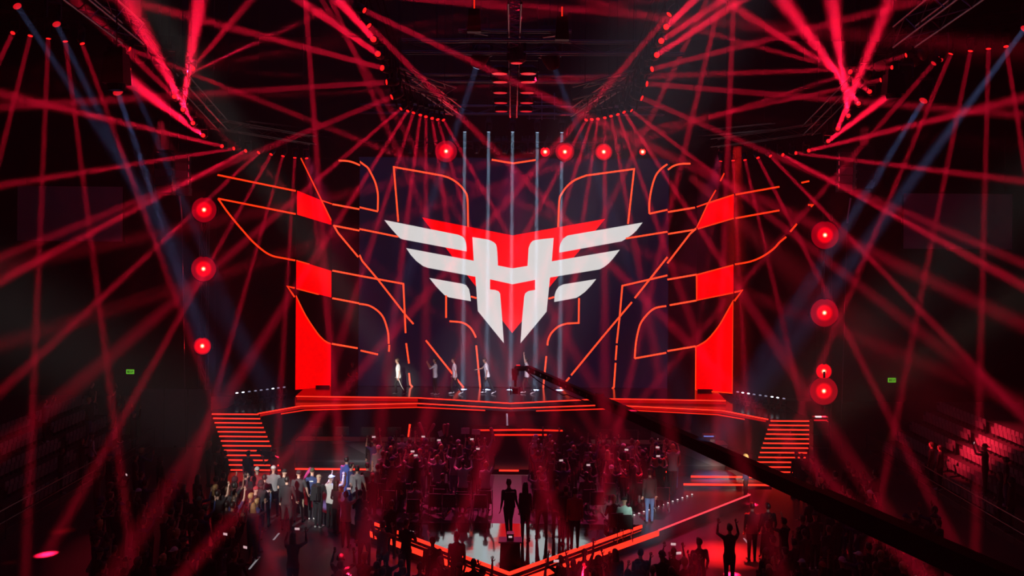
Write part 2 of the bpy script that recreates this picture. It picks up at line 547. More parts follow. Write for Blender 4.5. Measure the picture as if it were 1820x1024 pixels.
LWD = .088
def lines(fn, parent, segs, wd=LWD, m=None):
    for sg in segs:
        pts = curve(sg[1:], 4) if sg[0] == 'c' else sg
        part(ribbon(pts, wd, fn), 'glowing_line', m or M_LINE, parent)
lines(fc, scr, [
    [(708, 394), (700, 297), (740, 304), (785, 312)], ['c', (785, 312), (800, 317), (815, 327), (826, 340), (831, 354), (832, 404)],
    [(874, 284), (912, 290.5), (952, 284.5)],
    ['c', (992, 404), (994, 357), (998, 345), (1008, 331), (1022, 320), (1042, 312)], [(1042, 312), (1127, 300.5), (1116, 398)],
    ['c', (639, 287), (647, 293), (654, 298.6), (660, 309), (667, 324), (671, 340), (672, 352), (671.5, 375)], [(672, 376), (639, 368.5)],
    [(639, 407), (708, 421)], [(638, 490), (717, 504.5), (721, 592)], [(722, 610), (727, 646)], [(727, 663), (729, 683), (738, 694)],
    [(639, 453), (644, 464), (672, 497), (718, 556)], [(720, 559), (735, 576)], [(757, 605), (804, 664), (829, 695)],
    ['c', (638, 540), (652, 542), (662, 546), (672, 553), (680, 562), (685, 573), (690, 592), (691, 611)], [(692, 613), (691.5, 625)],
    [(641, 623), (672, 630)], [(793, 525), (793, 565)], ['c', (799, 571), (820, 573), (832, 579), (840, 588), (846, 600)], [(846.5, 614), (854, 694)],
    [(837, 527), (847, 530)], [(975, 531), (985, 528)],
    [(1029, 530), (1028.5, 574), (1008, 575)], ['c', (1008, 575), (993, 580), (980, 592), (974, 605), (973, 614)], [(971, 633), (965, 694)],
    ['c', (1186, 292), (1175, 300), (1165, 313), (1158, 335), (1154, 360), (1154, 380)], [(1154, 380), (1186, 373)],
    [(1112, 424), (1186, 412)], [(1186, 489.5), (1106, 508), (1101, 565), (1096, 610)], [(1096, 614), (1094, 640)], [(1094, 645), (1091, 688), (1082, 697)],
    [(1186, 457), (1128, 530)], [(1123, 537), (1070, 600), (1015, 667)], [(1012, 671), (991, 696)],
    ['c', (1184, 544), (1170, 546), (1160, 550), (1150, 559), (1140, 572), (1135, 585), (1130, 610), (1128, 637)], [(1128, 637), (1184, 627)]])

def flank(label, x0, x1, y0, y1, fn, segs):
    a, c = fn(x0, y0), fn(x1, y1)
    t = empty('side_screen', ((a.x + c.x) / 2, a.y, c.z))
    tag(t, label, 'screen', 'dark screens beside the main screen')
    part(MB().box(((a.x + c.x) / 2, a.y + .06, (a.z + c.z) / 2), (abs(c.x - a.x), .12, abs(a.z - c.z))), 'display', M_SIDE, t)
    lines(fn, t, segs)
    return t
flank('dark LED panel between left red column and main screen with orange outlines', 591, 636, 284, 689, fi, [
    [(591, 363), (639, 372)], ['c', (640, 294), (631, 290), (619, 286.5), (602, 285.5)], [(593, 401), (639, 410)], [(593, 400), (601, 414), (637, 457)],
    [(591, 481), (638, 490)], [(591, 530), (638, 539)], [(590, 611), (636, 619)]])
flank('dark LED panel between main screen and right red column with orange outlines', 1190, 1235, 290, 693, fi, [
    [(1187, 377), (1235, 369)], ['c', (1187, 302), (1197, 295), (1210, 291.5), (1227, 291)], [(1187, 416), (1236, 408)], [(1237, 406), (1226, 416), (1186, 468)],
    [(1186, 497), (1238, 488)], [(1190, 542.5), (1238, 534)], [(1186, 624), (1236, 615.5)]])

def column(label, fn, A, B, top, polys, segs):
    t = empty('led_column', ((A.x + B.x) / 2, (A.y + B.y) / 2, min(A.z, B.z)))
    tag(t, label, 'screen', 'angled red LED columns')
    zt = fn(*top).z
    n = Vector(((B - A).y, -(B - A).x, 0)).normalized()
    if n.y > 0: n = -n
    zb = ZD + .12
    q = [Vector((A.x, A.y, zb)), Vector((B.x, B.y, zb)), Vector((B.x, B.y, zt)), Vector((A.x, A.y, zt))]
    vs = [p - n * .03 for p in q] + [p - n * .16 for p in q]
    part(MB().add(vs, [(0, 1, 2, 3), (7, 6, 5, 4), (0, 4, 5, 1), (1, 5, 6, 2), (2, 6, 7, 3), (3, 7, 4, 0)]), 'display', M_SIDE, t)
    part(MB().box(((A.x + B.x) / 2, (A.y + B.y) / 2 + .1, ZD + .06), (abs(B.x - A.x), .1, .12)), 'base', M_BLACK, t)
    for p in polys:
        part_mesh(polyprint(p, fn, -.0), 'red_field', M_RED, t)
    lines(fn, t, segs, .06, M_REDEDGE)
    return t
Ccurve = curve([(526, 525), (543, 560), (562, 589), (571, 600), (580, 607.5), (588, 611)], 3)
column('angled LED column with red fields left of the main screen', fl, LA, LB, (540, 279), [
    [(528, 338.5), (572, 356.5), (589, 393), (589, 399.5), (586, 399), (528, 381.5)], [(526.5, 462), (589, 481.5), (589, 529), (526.5, 513)],
    Ccurve + [(588, 687), (525, 693)]], [
    [(535, 281), (572, 357), (589, 392)], [(572, 356.5), (590, 362.5)], [(527, 463), (550, 469.5)], [(527, 513), (567, 523.5)], Ccurve])
Dcurve = curve([(1304, 533), (1291, 556), (1277, 580), (1258, 603), (1245, 612), (1237, 616)], 3)
column('angled LED column with red fields right of the main screen', fr, RA, RB, (1290, 300), [
    [(1258, 362), (1304, 346), (1304, 388), (1240, 407), (1240, 405)], [(1303.5, 470), (1238, 488.5), (1238, 534), (1303.5, 520.5)],
    Dcurve + [(1235.5, 694), (1303, 700)]], [
    [(1287, 308), (1280, 322)], [(1272, 338), (1258, 362), (1238, 405)], [(1304, 346), (1258, 361), (1238, 368)], [(1304, 388), (1240, 407)], [(1303, 471), (1238, 488.5), (1238, 534), (1303, 520.5)],
    Dcurve, [(1236.5, 616), (1236, 693), (1302, 699), (1303, 534)]])

def gauze(label, x0, x1, y0, y1, segs):
    a, c = fo(x0, y0), fo(x1, y1)
    t = empty('gauze_screen', ((a.x + c.x) / 2, a.y, c.z))
    tag(t, label, 'screen', 'black gauze screens at the stage ends')
    part(MB().box(((a.x + c.x) / 2, a.y + .05, (a.z + c.z) / 2), (abs(c.x - a.x), .08, abs(a.z - c.z))), 'display', M_CLOTH, t)
    lines(fo, t, segs, .085, M_REDEDGE)
    return t
gauze('black gauze screen at left end of stage with thin red outlines', 386, 524, 282, 700, [
    [(387, 311), (526, 339.5)], [(388, 353), (526, 380.5)], ['c', (388, 353), (404, 376), (420, 396), (432, 410), (450, 430), (470, 447), (485, 455), (496, 457.5)], [(496, 457.5), (525, 463)],
    [(524, 512), (511, 509), (524, 528)]])
gauze('black gauze screen at right end of stage with broken red outlines', 1306, 1450, 290, 708, [
    [(1307, 346), (1385, 332)], [(1424, 325), (1438, 322)], [(1307, 388), (1385, 374)], [(1436, 364.5), (1445, 364), (1441, 367.5)],
    ['c', (1306, 470), (1333, 465), (1355, 456), (1375, 442), (1385, 431), (1397, 421)], [(1404, 412), (1416, 398)], [(1305, 519.5), (1319, 516), (1305, 535)]])

# ------------------------------------------------------------------ low platform with desks
ZP = .45
plat = empty('player_platform', (0, 43.5, 0))
tag(plat, 'low black platform under the desks with a glowing red front edge', 'platform')
pl = [(-8.8, 41.35), (8.7, 41.2), (9.6, 44.8), (-9.6, 45.2)]
part(MB().prism(pl, 0, ZP), 'deck', M_DECK, plat)
for x0, x1 in ((-8.75, -3.9), (-.45, .35), (5.9, 8.65)):
    part(MB().box(((x0 + x1) / 2, 41.24, ZP - .04), (x1 - x0, .04, .06)), 'led_strip', M_STRIP, plat)
def desk(label, x0, x1, y, dark):
    t = empty('desk', ((x0 + x1) / 2, y, ZP))
    tag(t, label, 'desk', 'long player desks under the stage')
    h = .9
    part(MB().box(((x0 + x1) / 2, y + .35, ZP + h - .03), (x1 - x0, .9, .06)), 'desk_top', M_DARKGREY, t)
    part(MB().box(((x0 + x1) / 2, y, ZP + (h - .06) / 2), (x1 - x0 - .06, .05, h - .06)), 'front_panel', M_GREY, t)
    for x in (x0 + .03, x1 - .03):
        part(MB().box((x, y + .38, ZP + (h - .06) / 2), (.05, .7, h - .06)), 'side_panel', M_GREY, t)
    for q in dark:
        part(MB().add([(a, y - .035, ZP + bz) for a, bz in q] + [(a, y - .026, ZP + bz) for a, bz in q],
             [tuple(range(len(q))), tuple(range(2 * len(q) - 1, len(q) - 1, -1))] + [(k, (k + 1) % len(q), len(q) + (k + 1) % len(q), len(q) + k) for k in range(len(q))]), 'dark_inlay', M_DARKGREY, t)
    return t
desk('long grey desk left of centre with dark slanted inlay', -9.0, -3.2, 42.35, [[(-8.5, .1), (-5.6, .1), (-6.9, .78), (-8.5, .78)]])
desk('long grey desk right of centre with dark slanted inlay and pale end', 3.4, 9.05, 42.2, [[(5.2, .02), (8.4, .02), (7.2, .5), (6.4, .78)]])

def monitor(x, y, z, label):
    t = empty('monitor', (x, y, z))
    tag(t, label, 'monitor', 'monitors seen from behind on the player desks')
    MB().box((0, 0, .34), (.56, .05, .33)).build('back_shell', M_PLASTIC, t)
    MB().tube((0, .03, .02), (0, .03, .3), .025).build('stand', M_CHROME, t)
    MB().box((0, .03, .01), (.24, .18, .02)).build('foot', M_PLASTIC, t)
    return t
for i, x in enumerate((-8.2, -7.1, -6.0, -4.9, -3.8)):
    monitor(x, 42.7, ZP + .9, 'black monitor, %s from the left on the left desk' % ORD[i])
for i, x in enumerate((4.0, 5.1, 6.2, 7.3)):
    monitor(x, 42.55, ZP + .9, 'black monitor, %s from the left on the right desk' % ORD[i])
# box of gear with a blue bar at right end of right desk
gb = empty('control_box', (8.35, 42.6, ZP + .9))
tag(gb, 'small grey box with a blue light bar at the end of the right desk', 'box')
MB().box((0, 0, .17), (.5, .4, .34)).build('case', M_GREY, gb)
MB().box((-.05, -.205, .29), (.42, .02, .035)).build('light_bar', mat('blue_bar', (.01, .01, .05), .4, emit=(.25, .3, 1), strength=.8, sample=False), gb)
MB().box((.1, -.205, .1), (.2, .02, .12)).build('port_panel', M_CHROME, gb)
# dark mid block behind the crowd with red reflecting top, and the steel prop in front of the stage nose
mid = empty('centre_desk', (.2, 44.6, ZP))
tag(mid, 'low black centre plinth with red reflections shown as glowing strips behind the crowd', 'plinth')
part(MB().box((.15, 45.3, ZP + .45), (4.6, 1.4, .9)), 'body', M_CLOTH, mid)
for a, c in (((-1.45, 44.56, ZP + .92), (.5, 44.56, ZP + .95)), ((.5, 44.56, ZP + .96), (2.3, 44.56, ZP + .93)), ((-.7, 44.56, ZP + .72), (1.6, 44.56, ZP + .74))):  # glowing strips stand in for red reflections on the plinth
    under(strip([a, c], .03, .07, 'led_strip', M_STRIPDIM, None), mid)
pr = empty('steel_prop', (-.1, 47.0, 0))
tag(pr, 'slim pale steel prop under the point of the stage', 'post')
MB().tube((0, 0, .02), (-.07, -.05, 1.72), .045).build('post', mat('pale_steel', (.6, .6, .64), .4, .3), pr)
MB().box((0, 0, .015), (.25, .25, .03)).build('base_plate', M_BLACK, pr)
rt = empty('red_light_tube', (-4.72, 46.9, 0))
tag(rt, 'short upright red light tube under the left part of the stage', 'light tube')
MB().tube((0, 0, .62), (.06, 0, 1.2), .05).build('tube', M_STRIP, rt)
MB().tube((0, 0, 0), (0, 0, .62), .02).build('stand', M_BLACK, rt)

# ------------------------------------------------------------------ VIP deck with the glowing V tip
ZV, ZT = .40, .68
vip = empty('audience_deck', (0, 36, 0))
tag(vip, 'wide low V shaped audience deck in front of the stage with glowing red rims', 'platform')
vp = [(-8.95, 37.8), (-4.85, 33.1), (0, 28.0), (4.85, 33.1), (8.95, 37.8), (8.0, 40.6), (-8.0, 40.6)]
part(MB().prism(vp, 0, ZV), 'deck', M_WOOD, vip)
part(MB().prism([(-6.2, 40.4), (-3.7, 33.6), (3.6, 33.6), (6.1, 40.3)], ZV, ZV + .02), 'carpet', M_CARPET, vip)
part(MB().prism([(-.62, 40.3), (-.75, 33.0), (.45, 33.0), (.45, 40.3)], ZV + .02, ZV + .03), 'aisle_floor', mat('aisle_grey', (.05, .05, .06), .5, noise=.15, nscale=5), vip)
tip = [(-4.35, 32.75), (0, 28.05), (4.25, 32.7)]
part(MB().prism(tip, ZV, ZT), 'glossy_tip', M_DECK2, vip)
for a, b_ in ((tip[0], tip[1]), (tip[1], tip[2])):
    under(strip([(a[0], a[1] - .03, ZT - .09), (b_[0], b_[1] - .03, ZT - .09)], .03, .095, 'led_strip', M_STRIP, None), vip)
for a, b_ in ((vp[1], vp[2]), (vp[2], vp[3])):
    under(strip([(a[0], a[1] - .03, ZV - .17), (b_[0], b_[1] - .03, ZV - .17)], .03, .17, 'led_strip', M_STRIP, None), vip)
M_PINK = mat('pink_strip', (.1, .02, .03), .4, emit=(1, .05, .07), strength=1.5)
for a, b_ in ((vp[3], vp[4]),):
    under(strip([(a[0], a[1] - .02, ZV - .03), (b_[0], b_[1] - .02, ZV - .03)], .03, .05, 'led_strip', M_PINK, None), vip)
st2 = empty('corner_steps', (8.3, 38.8, 0))
tag(st2, 'two shallow steps with glowing red edges at the right corner of the deck', 'steps')
for k, (x0, x1, y, z) in enumerate(((6.6, 9.95, 38.55, .62), (7.0, 9.8, 39.25, .75))):
    stp = MB().prism([(x0, y), (x1, y - .05), (x1 + .2, y + .9), (x0 + .3, y + .9)], ZV if k else ZV, z).build('step', M_WOOD)
    under(stp, st2)
    MB().box(((x0 + x1) / 2, y - .035, z - .05), (x1 - x0, .03, .07)).build('led_strip', M_STRIP, stp)
for i in range(15):
    f = i / 14
    p = G(1110 + 120 * f, 922 - 43 * f, ZV + .02)
    d = MB().lathe([(.034, 0), (.034, .012), (.02, .02)], 8).build('marker_light', M_DOT, loc=p)
    tag(d, 'white marker light, %s along the dotted deck edge from the chairs' % ORD[i], 'marker light', 'dotted marker lights on the deck')
# camera pedestal on the tip
pd = empty('camera_pedestal', (.02, 28.75, ZT))
tag(pd, 'black pedestal box with a small camera on top at the point of the deck', 'pedestal')
MB().box((0, 0, .32), (.60, .45, .64), taper=.92).build('cabinet', M_BLACK, pd)
MB().box((0, 0, .66), (.66, .5, .04)).build('top_plate', M_GREY, pd)
MB().box((0, 0, .78), (.2, .3, .18)).build('camera_body', M_PLASTIC, pd)
MB().tube((0, .14, .8), (0, .3, .8), .05, .06, 10).build('camera_lens', M_GLASS, pd)
MB().box((0, -.16, .80), (.1, .01, .05)).build('monitor', M_PHONE, pd)
# ------------------------------------------------------------------ rigging
def truss(label, pts, w=.34, group=None, m=None, lace=.9, name='lighting_truss'):
    """box truss along 3-D points: four chords, lacing and end frames"""
    m = m or M_TRUSS
    pts = [Vector(p) for p in pts]
    t = empty(name, pts[0])
    tag(t, label, 'truss', group)
    offs = ((-w / 2, 0), (w / 2, 0), (-w / 2, w), (w / 2, w))
    chords = [MB() for _ in range(4)]
    lac = MB()
    for a, b in zip(pts[:-1], pts[1:]):
        d = b - a
        side = Vector((d.y, -d.x, 0)).normalized() if abs(d.z) < .9 * d.length else Vector((1, 0, 0))
        up = side.cross(d).normalized()
        if abs(d.z) < .9 * d.length and up.z < 0: up = -up
        for c, (x, z) in zip(chords, offs):
            c.tube(a + side * x + up * z - t.location, b + side * x + up * z - t.location, .026, n=6)
        n = max(2, int(d.length / lace))
        for k in range(n):
            p, q = a + d * (k / n) - t.location, a + d * ((k + 1) / n) - t.location
            s1 = 1 if k % 2 else -1
            lac.tube(p + side * w / 2 * s1, q - side * w / 2 * s1, .013, n=4, cap=False)
            lac.tube(p + side * w / 2 * s1 + up * w, q - side * w / 2 * s1 + up * w, .013, n=4, cap=False)
            for s2 in (-1, 1):
                za, zb_ = (0, w) if k % 2 else (w, 0)
                lac.tube(p + side * w / 2 * s2 + up * za, q + side * w / 2 * s2 + up * zb_, .013, n=4, cap=False)
    for c in chords:
        c.build('chord', m, t)
    if name == 'lighting_truss':
        for p in (pts[0].lerp(pts[-1], .12), pts[0].lerp(pts[-1], .88)):
            q = p - t.location
            MB().tube(q + Vector((0, 0, w)), (q.x, q.y, 21.9 - t.location.z), .012, n=4).build('hoist_chain', M_BLACK, t)
    lo = lac.build('lacing', m, t)
    lo['kind'] = 'stuff'
    return t

ZR = 13.2
def R_(px, py, z=ZR):
    return G(px, py, z)
# the rising runs are tilted up, so their lamps are placed by depth
LY = [30, 30, 30, 30, 30, 31, 32, 32.7, 33.6, 35]
RY = [30, 30, 30, 30, 30, 30.5, 31, 31.6, 32.2, 32.9, 33.7, 34.6, 35.6]
CY = [23.4, 23.7, 24, 24.3, 24.6, 24.9, 25.3]
def lamp_at(heads, i):
    yy = LY if heads is LOUT else RY if heads is ROUT else CY
    return P(*heads[i], yy[i]) if i < len(yy) else R_(*heads[i])
LOUT = [(23, 58), (54, 63), (86, 68), (116, 73), (146, 77), (230, 87), (310, 172), (325, 195), (343, 219), (361, 241), (395, 260), (416, 264), (437, 268), (460, 271), (482, 274), (503, 277), (524, 280), (545, 281)]
ROUT = [(1820, 77), (1788, 82), (1757, 86), (1725, 90), (1690, 95), (1611, 98), (1586, 120), (1566, 142), (1546, 163), (1526, 184), (1508, 206), (1489, 229), (1472, 251), (1437, 268), (1414, 272), (1391, 275), (1369, 277), (1347, 280), (1324, 284), (1303, 285), (1281, 286)]
LIN = [(647, 18), (655, 45), (664, 70), (672, 96), (680, 121), (688, 146), (697, 172), (713, 193), (725, 197), (735, 200), (747, 204), (757, 207), (768, 210), (778, 212), (788, 213)]
RIN = [(1190, 25), (1184, 48), (1175, 73), (1167, 98), (1158, 123), (1149, 149), (1140, 174), (1122, 196), (1109, 199), (1098, 203), (1086, 206), (1075, 209), (1063, 211), (1052, 212), (1042, 213)]
def rigline(label, heads, idx, ext=.5, group='black box trusses carrying the beam lights'):
    pts = [lamp_at(heads, i) + Vector((0, 0, .62)) for i in idx]
    d0 = (pts[0] - pts[1]).normalized() * ext
    d1 = (pts[-1] - pts[-2]).normalized() * ext
    pts[0] += d0; pts[-1] += d1
    return truss(label, pts, group=group, m=M_DARKTRUSS)
rigline('lower left black truss run with eight red beam lights in a row', LOUT, (10, 17))
rigline('left black truss run rising from the bend towards the camera', LOUT, (5, 6, 10), .1)
rigline('far left black truss run with five downward red beams', LOUT, (0, 5))
rigline('lower right black truss run with eight red beam lights in a row', ROUT, (13, 20))
rigline('right black truss run rising from the bend towards the camera', ROUT, (5, 9, 13), .1)
rigline('far right black truss run with downward red beams', ROUT, (0, 5))
rigline('inner left black truss run with eight red beams pointing down to the screen', LIN, (7, 14))
rigline('inner left black truss run along the centre with sideways red beams', LIN, (0, 6), 1.2)
rigline('inner right black truss run with eight red beams pointing down to the screen', RIN, (7, 14))
rigline('inner right black truss run along the centre with sideways red beams', RIN, (0, 6), 1.2)
# silvery venue trusses high up
def hor(px0, px1, py, z, w=.3, label='', m=None):
    a = R_((px0 + px1) / 2, py, z)
    return truss(label, [(P(px0, py, a.y).x, a.y, z), (P(px1, py, a.y).x, a.y, z)], w, 'silver house trusses under the roof', m or M_TRUSS)
hor(715, 1215, 95, 14.6, .3, 'silver cross truss behind the two big hanging spotlights')
hor(815, 1015, 72, 14.6, .22, 'short silver cross truss nearest the camera in the centre')
hor(730, 1130, 146, 14.6, .2, 'silver cross truss half way along the centre truss')
hor(640, 1180, 203, 14.8, .32, 'silver cross truss at the far end of the centre truss')
hor(640, 1065, 263, 14.6, .34, 'silver rear truss right above the top of the main screen')
truss('silver centre truss running from the camera towards the stage', [(.02, 20.5, 14.7), (.02, 40.5, 14.7)], .26, 'silver house trusses under the roof', M_TRUSS, .35)
a0, a1 = R_(110, -20, 14.6), R_(236, 78, 14.6)
truss('silver truss in the top left corner sloping down to the right', [a0, a1], .5, 'silver house trusses under the roof', M_TRUSS)
a0, a1 = R_(1735, -8, 14.6), R_(1607, 84, 14.6)
truss('silver truss in the top right corner sloping down to the left', [a0, a1], .5, 'silver house trusses under the roof', M_TRUSS)
a0, a1 = R_(440, 226, 15.2), R_(585, 244, 15.2)
truss('thin silver truss above the lower left row of beams', [a0, a1], .3, 'silver house trusses under the roof', M_TRUSS)
a0, a1 = R_(1245, 242, 15.2), R_(1375, 230, 15.2)
truss('thin silver truss above the lower right row of beams', [a0, a1], .3, 'silver house trusses under the roof', M_TRUSS)
a0, a1 = R_(722, 140, 14.4), R_(812, 205, 14.4)
truss('silver truss sloping beside the inner left beams', [a0, a1], .3, 'silver house trusses under the roof', M_TRUSS)
a0, a1 = R_(1110, 150, 14.4), R_(1022, 207, 14.4)
truss('silver truss sloping beside the inner right beams', [a0, a1], .3, 'silver house trusses under the roof', M_TRUSS)
gr_ = empty('ladder', (1.15, 40.2, 14.6))
tag(gr_, 'pale leaning ladder frame right of the far end of the centre truss', 'ladder')
for x in (-.5, 0, .5):
    MB().tube((x, 0, 0), (x, .3, 1.1), .02).build('rail', M_TRUSS, gr_)
for k in range(5):
    MB().tube((-.6, .06 * k, .05 + .22 * k), (.6, .06 * k, .05 + .22 * k), .015).build('rung', M_TRUSS, gr_)

# moving head lamp, built once per aim (yoke and head turn with the beam)
ME = {}
def shared(name, fn):
    if name not in ME:
        ME[name] = fn()
    return ME[name]
def sobj(name, me, parent, loc=(0, 0, 0), rot=None):
    o = bpy.data.objects.new(name, me)
    COL.objects.link(o)
    o.parent = parent
    o.location = loc
    if rot is not None:
        o.rotation_mode = 'QUATERNION'
        o.rotation_quaternion = rot
    return o
def withmat(me, *ms):
    for m in ms: me.materials.append(m)
    return me
def moving_head(pos, target, label, group, lens=M_LENS, s=1.0, stand=False, name='moving_head', hang=False):
    """pos = lens position. hangs from above unless stand"""
    pos, target = Vector(pos), Vector(target)
    d = (target - pos).normalized()
    q = d.to_track_quat('-Z', 'Y')
    t = empty(name, pos)
    tag(t, label, 'stage light', group)
    sg = -1 if stand else 1
    k = '%s%.2f' % ('s' if stand else 'h', s)
    hc = -d * .20 * s                                    # tilt axis behind the lens
    base = shared('base' + k, lambda: withmat(MB().box((0, 0, sg * .38 * s), (.26 * s, .26 * s, .11 * s), taper=.9).tube((-.07 * s, 0, sg * .43 * s), (-.07 * s, 0, sg * .55 * s), .025 * s).tube((.07 * s, 0, sg * .43 * s), (.07 * s, 0, sg * .55 * s), .025 * s).mesh('base'), M_PLASTIC))
    sobj('base', base, t, hc)
    yoke = shared('yoke' + k, lambda: withmat(MB().box((-.16 * s, 0, sg * .14 * s), (.035 * s, .10 * s, .34 * s)).box((.16 * s, 0, sg * .14 * s), (.035 * s, .10 * s, .34 * s)).box((0, 0, sg * .31 * s), (.35 * s, .12 * s, .05 * s)).mesh('yoke'), M_PLASTIC))
    yo = sobj('yoke', yoke, t, hc)
    h = Vector((d.x, d.y, 0))
    if h.length > .05:
        yo.rotation_euler = (0, 0, math.atan2(d.y, d.x) + math.pi / 2)
    head = shared('head' + k, lambda: withmat(MB().lathe([(.02 * s, .18 * s), (.10 * s, .16 * s), (.135 * s, .04 * s), (.135 * s, -.08 * s), (.11 * s, -.17 * s), (.105 * s, -.21 * s)], 12).mesh('head', True), M_PLASTIC))
    sobj('head', head, t, hc, q)
    ln = shared('lens' + k + lens.name, lambda: withmat(MB().lathe([(.085 * s, -.215 * s), (.085 * s, -.222 * s), (.04 * s, -.235 * s)], 12).mesh('lens'), lens))
    sobj('lens', ln, t, hc, q)
    if hang:
        z0 = hc.z + .44 * s
        MB().tube((hc.x, hc.y, z0), (hc.x, hc.y, 21.9 - pos.z if hang is True else max(hang, z0 + .05)), .014, n=4).build('hanger', M_BLACK, t)
    return t, d

REDB = (1, .007, .045)
def beam(pos, target, e, size=.14, spread=1.25, col=REDB, parent=None):
    d = (Vector(target) - Vector(pos)).normalized()
    return area('beam_light', Vector(pos) + d * .06, target, size, col, e, spread)

# (head index, end pixel, end depth, energy); a depth below 3 is a share of the lamp's own depth
def run(heads, name, group, spec, hs=.8, sz=.14, sp=1.45):
    for k, (i, ex, ey, Ye, e) in enumerate(spec):
        p = lamp_at(heads, i)
        tg = P(ex, ey, Ye if Ye > 3 else p.y * Ye)
        moving_head(p, tg, 'black moving head, red beam, %s' % name(k), group, s=hs, hang=.63)
        if e > 0:
            beam(p, tg, e, sz, sp)
EB = 80.0
run(LOUT, lambda k: ORD[k] + ' from the left on the far left truss', 'red beam lights on the far left truss',
    [(0, -30, 170, .95, EB * .6), (1, -5, 300, .95, EB * .6), (2, 60, 680, .95, EB * .6), (3, 192, 660, .95, EB * .6), (4, 316, 541, .95, EB * .6), (5, 283, 108, 1.0, EB * .8)])
run(LOUT, lambda k: ORD[k] + ' from the top on the left rising truss', 'red beam lights on the left rising truss',
    [(6, 204, 68, .8, EB * .4), (7, 356, -10, .60, EB * 1.6), (8, 222, -6, .55, EB * 1.7), (9, 205, 124, .6, EB * 1.7)])
run(LOUT, lambda k: ORD[k] + ' from the left on the lower left truss', 'red beam lights on the lower left truss',
    [(10, -20, 162, .72, EB * 1.1), (11, -20, 333, .8, EB), (12, -10, 505, .75, EB * 1.3), (13, 40, 660, .8, EB), (14, 252, 684, .85, EB * .9), (15, 390, 676, .9, EB * .8), (16, 500, 676, .93, EB * .8), (17, 580, 560, .93, EB * .5)], .8, .14, 1.9)
run(LIN, lambda k: ORD[k] + ' from the front on the inner left centre truss', 'red beam lights on the inner left centre truss',
    [(0, 890, 134, .95, EB), (1, 870, 258, .95, EB), (2, 595, -8, .75, EB), (3, 540, 5, .8, EB), (4, 300, 20, .8, EB * .9), (5, 160, 180, .9, EB * .8), (6, 475, 263, .95, EB * .8)])
run(LIN, lambda k: ORD[k] + ' from the left on the inner left truss', 'red beam lights on the inner left truss above the screen',
    [(7, 585, 302, .95, EB * .8), (8, 590, 410, .92, EB * .8), (9, 660, 435, .92, EB * .6), (10, 722, 400, .92, EB * .6), (11, 757, 395, .92, EB * .45), (12, 790, 360, .92, EB * .45), (13, 845, 440, .92, EB * .5), (14, 905, 420, .92, EB * .6)], .55, .09, 2.6)
run(RIN, lambda k: ORD[k] + ' from the front on the inner right centre truss', 'red beam lights on the inner right centre truss',
    [(0, 930, 325, .95, EB), (1, 1260, -25, .8, EB * .8), (2, 1300, -10, .8, EB * .6), (3, 1318, 0, .8, EB), (4, 1530, 28, .85, EB * .8), (5, 1520, 180, .9, EB * .8), (6, 1345, 263, .95, EB * .8)])
run(RIN, lambda k: ORD[k] + ' from the right on the inner right truss', 'red beam lights on the inner right truss above the screen',
    [(7, 1325, 352, .95, EB * .8), (8, 1230, 385, .92, EB * .8), (9, 1168, 400, .92, EB * .6), (10, 1122, 400, .92, EB * .5), (11, 1075, 410, .92, EB * .6), (12, 1035, 400, .92, EB * .5), (13, 1000, 375, .92, EB * .6), (14, 950, 385, .92, EB * .6)], .55, .09, 2.6)
run(ROUT, lambda k: ORD[k] + ' from the right on the far right truss', 'red beam lights on the far right truss',
    [(1, 1822, 300, .95, EB * .6), (2, 1743, 620, .95, EB * .6), (3, 1610, 660, .95, EB * .6), (4, 1440, 690, 1.0, EB * .9)])
run(ROUT, lambda k: ORD[k] + ' from the top on the right rising truss', 'red beam lights on the right rising truss',
    [(5, 1536, 122, 1.0, EB * .8), (6, 1205, 134, .95, EB * .8), (7, 1205, 219, 1.0, EB * .8), (8, 1300, 10, .75, EB), (9, 1388, -5, .6, EB * 1.6), (10, 1478, -5, .6, EB * 1.6), (11, 1590, -20, .6, EB * 1.4), (12, 1665, 105, .65, EB * 1.7)])
run(ROUT, lambda k: ORD[k] + ' from the right on the lower right truss', 'red beam lights on the lower right truss',
    [(13, 1825, 173, .72, EB), (14, 1825, 323, .8, EB), (15, 1825, 512, .75, EB * 1.3), (16, 1764, 684, .8, EB), (17, 1552, 684, .85, EB * .9), (18, 1415, 676, .9, EB * .8), (19, 1324, 676, .93, EB * .8), (20, 1193, 980, .95, EB * .3)], .8, .14, 1.9)

# heads further back whose long beams cross the picture
def extra(label, p0, Y0, p1, Y1, e, size=.15, spread=1.3, col=REDB, lens=M_LENSDIM, s=1.0):
    a, c = P(*p0, Y0), P(*p1, Y1)
    moving_head(a, c, label, 'single moving heads whose beams cross the picture', lens, s, hang=True)
    if e: beam(a, c, e, size, spread, col)
extra('moving head hung above the frame, its beam falling left of the left red column', (541, -25), 28, (572, 400), 27, EB * .9)
extra('moving head hung above the frame, its beam falling across the inner left truss', (556, -25), 28, (716, 228), 27, EB * .5)
extra('moving head hung above the frame, its short beam meeting the inner left truss', (578, -25), 28, (613, 55), 27.5, EB * .6)
extra('moving head hung above the frame, its beam falling right of the main screen', (1305, -25), 28, (1291, 330), 27, EB * .9)
extra('moving head hung above the frame, its slanted beam falling on the inner right truss', (1286, -25), 28, (1205, 315), 27, EB * .9)
extra('moving head hung above the frame, its slanted beam beside the inner right truss', (1268, -25), 28, (1205, 108), 27.5, EB * .7)
extra('moving head at the left bend with a bright beam rising to the top right', (335, 128), 32.5, (625, -8), 24, EB * 1.5)
extra('moving head at the left bend with a faint beam rising right', (338, 124), 32.5, (640, 64), 30, EB * .5)
extra('moving head at the left bend with a faint steep beam', (342, 122), 32.5, (452, -8), 26, EB * .45)
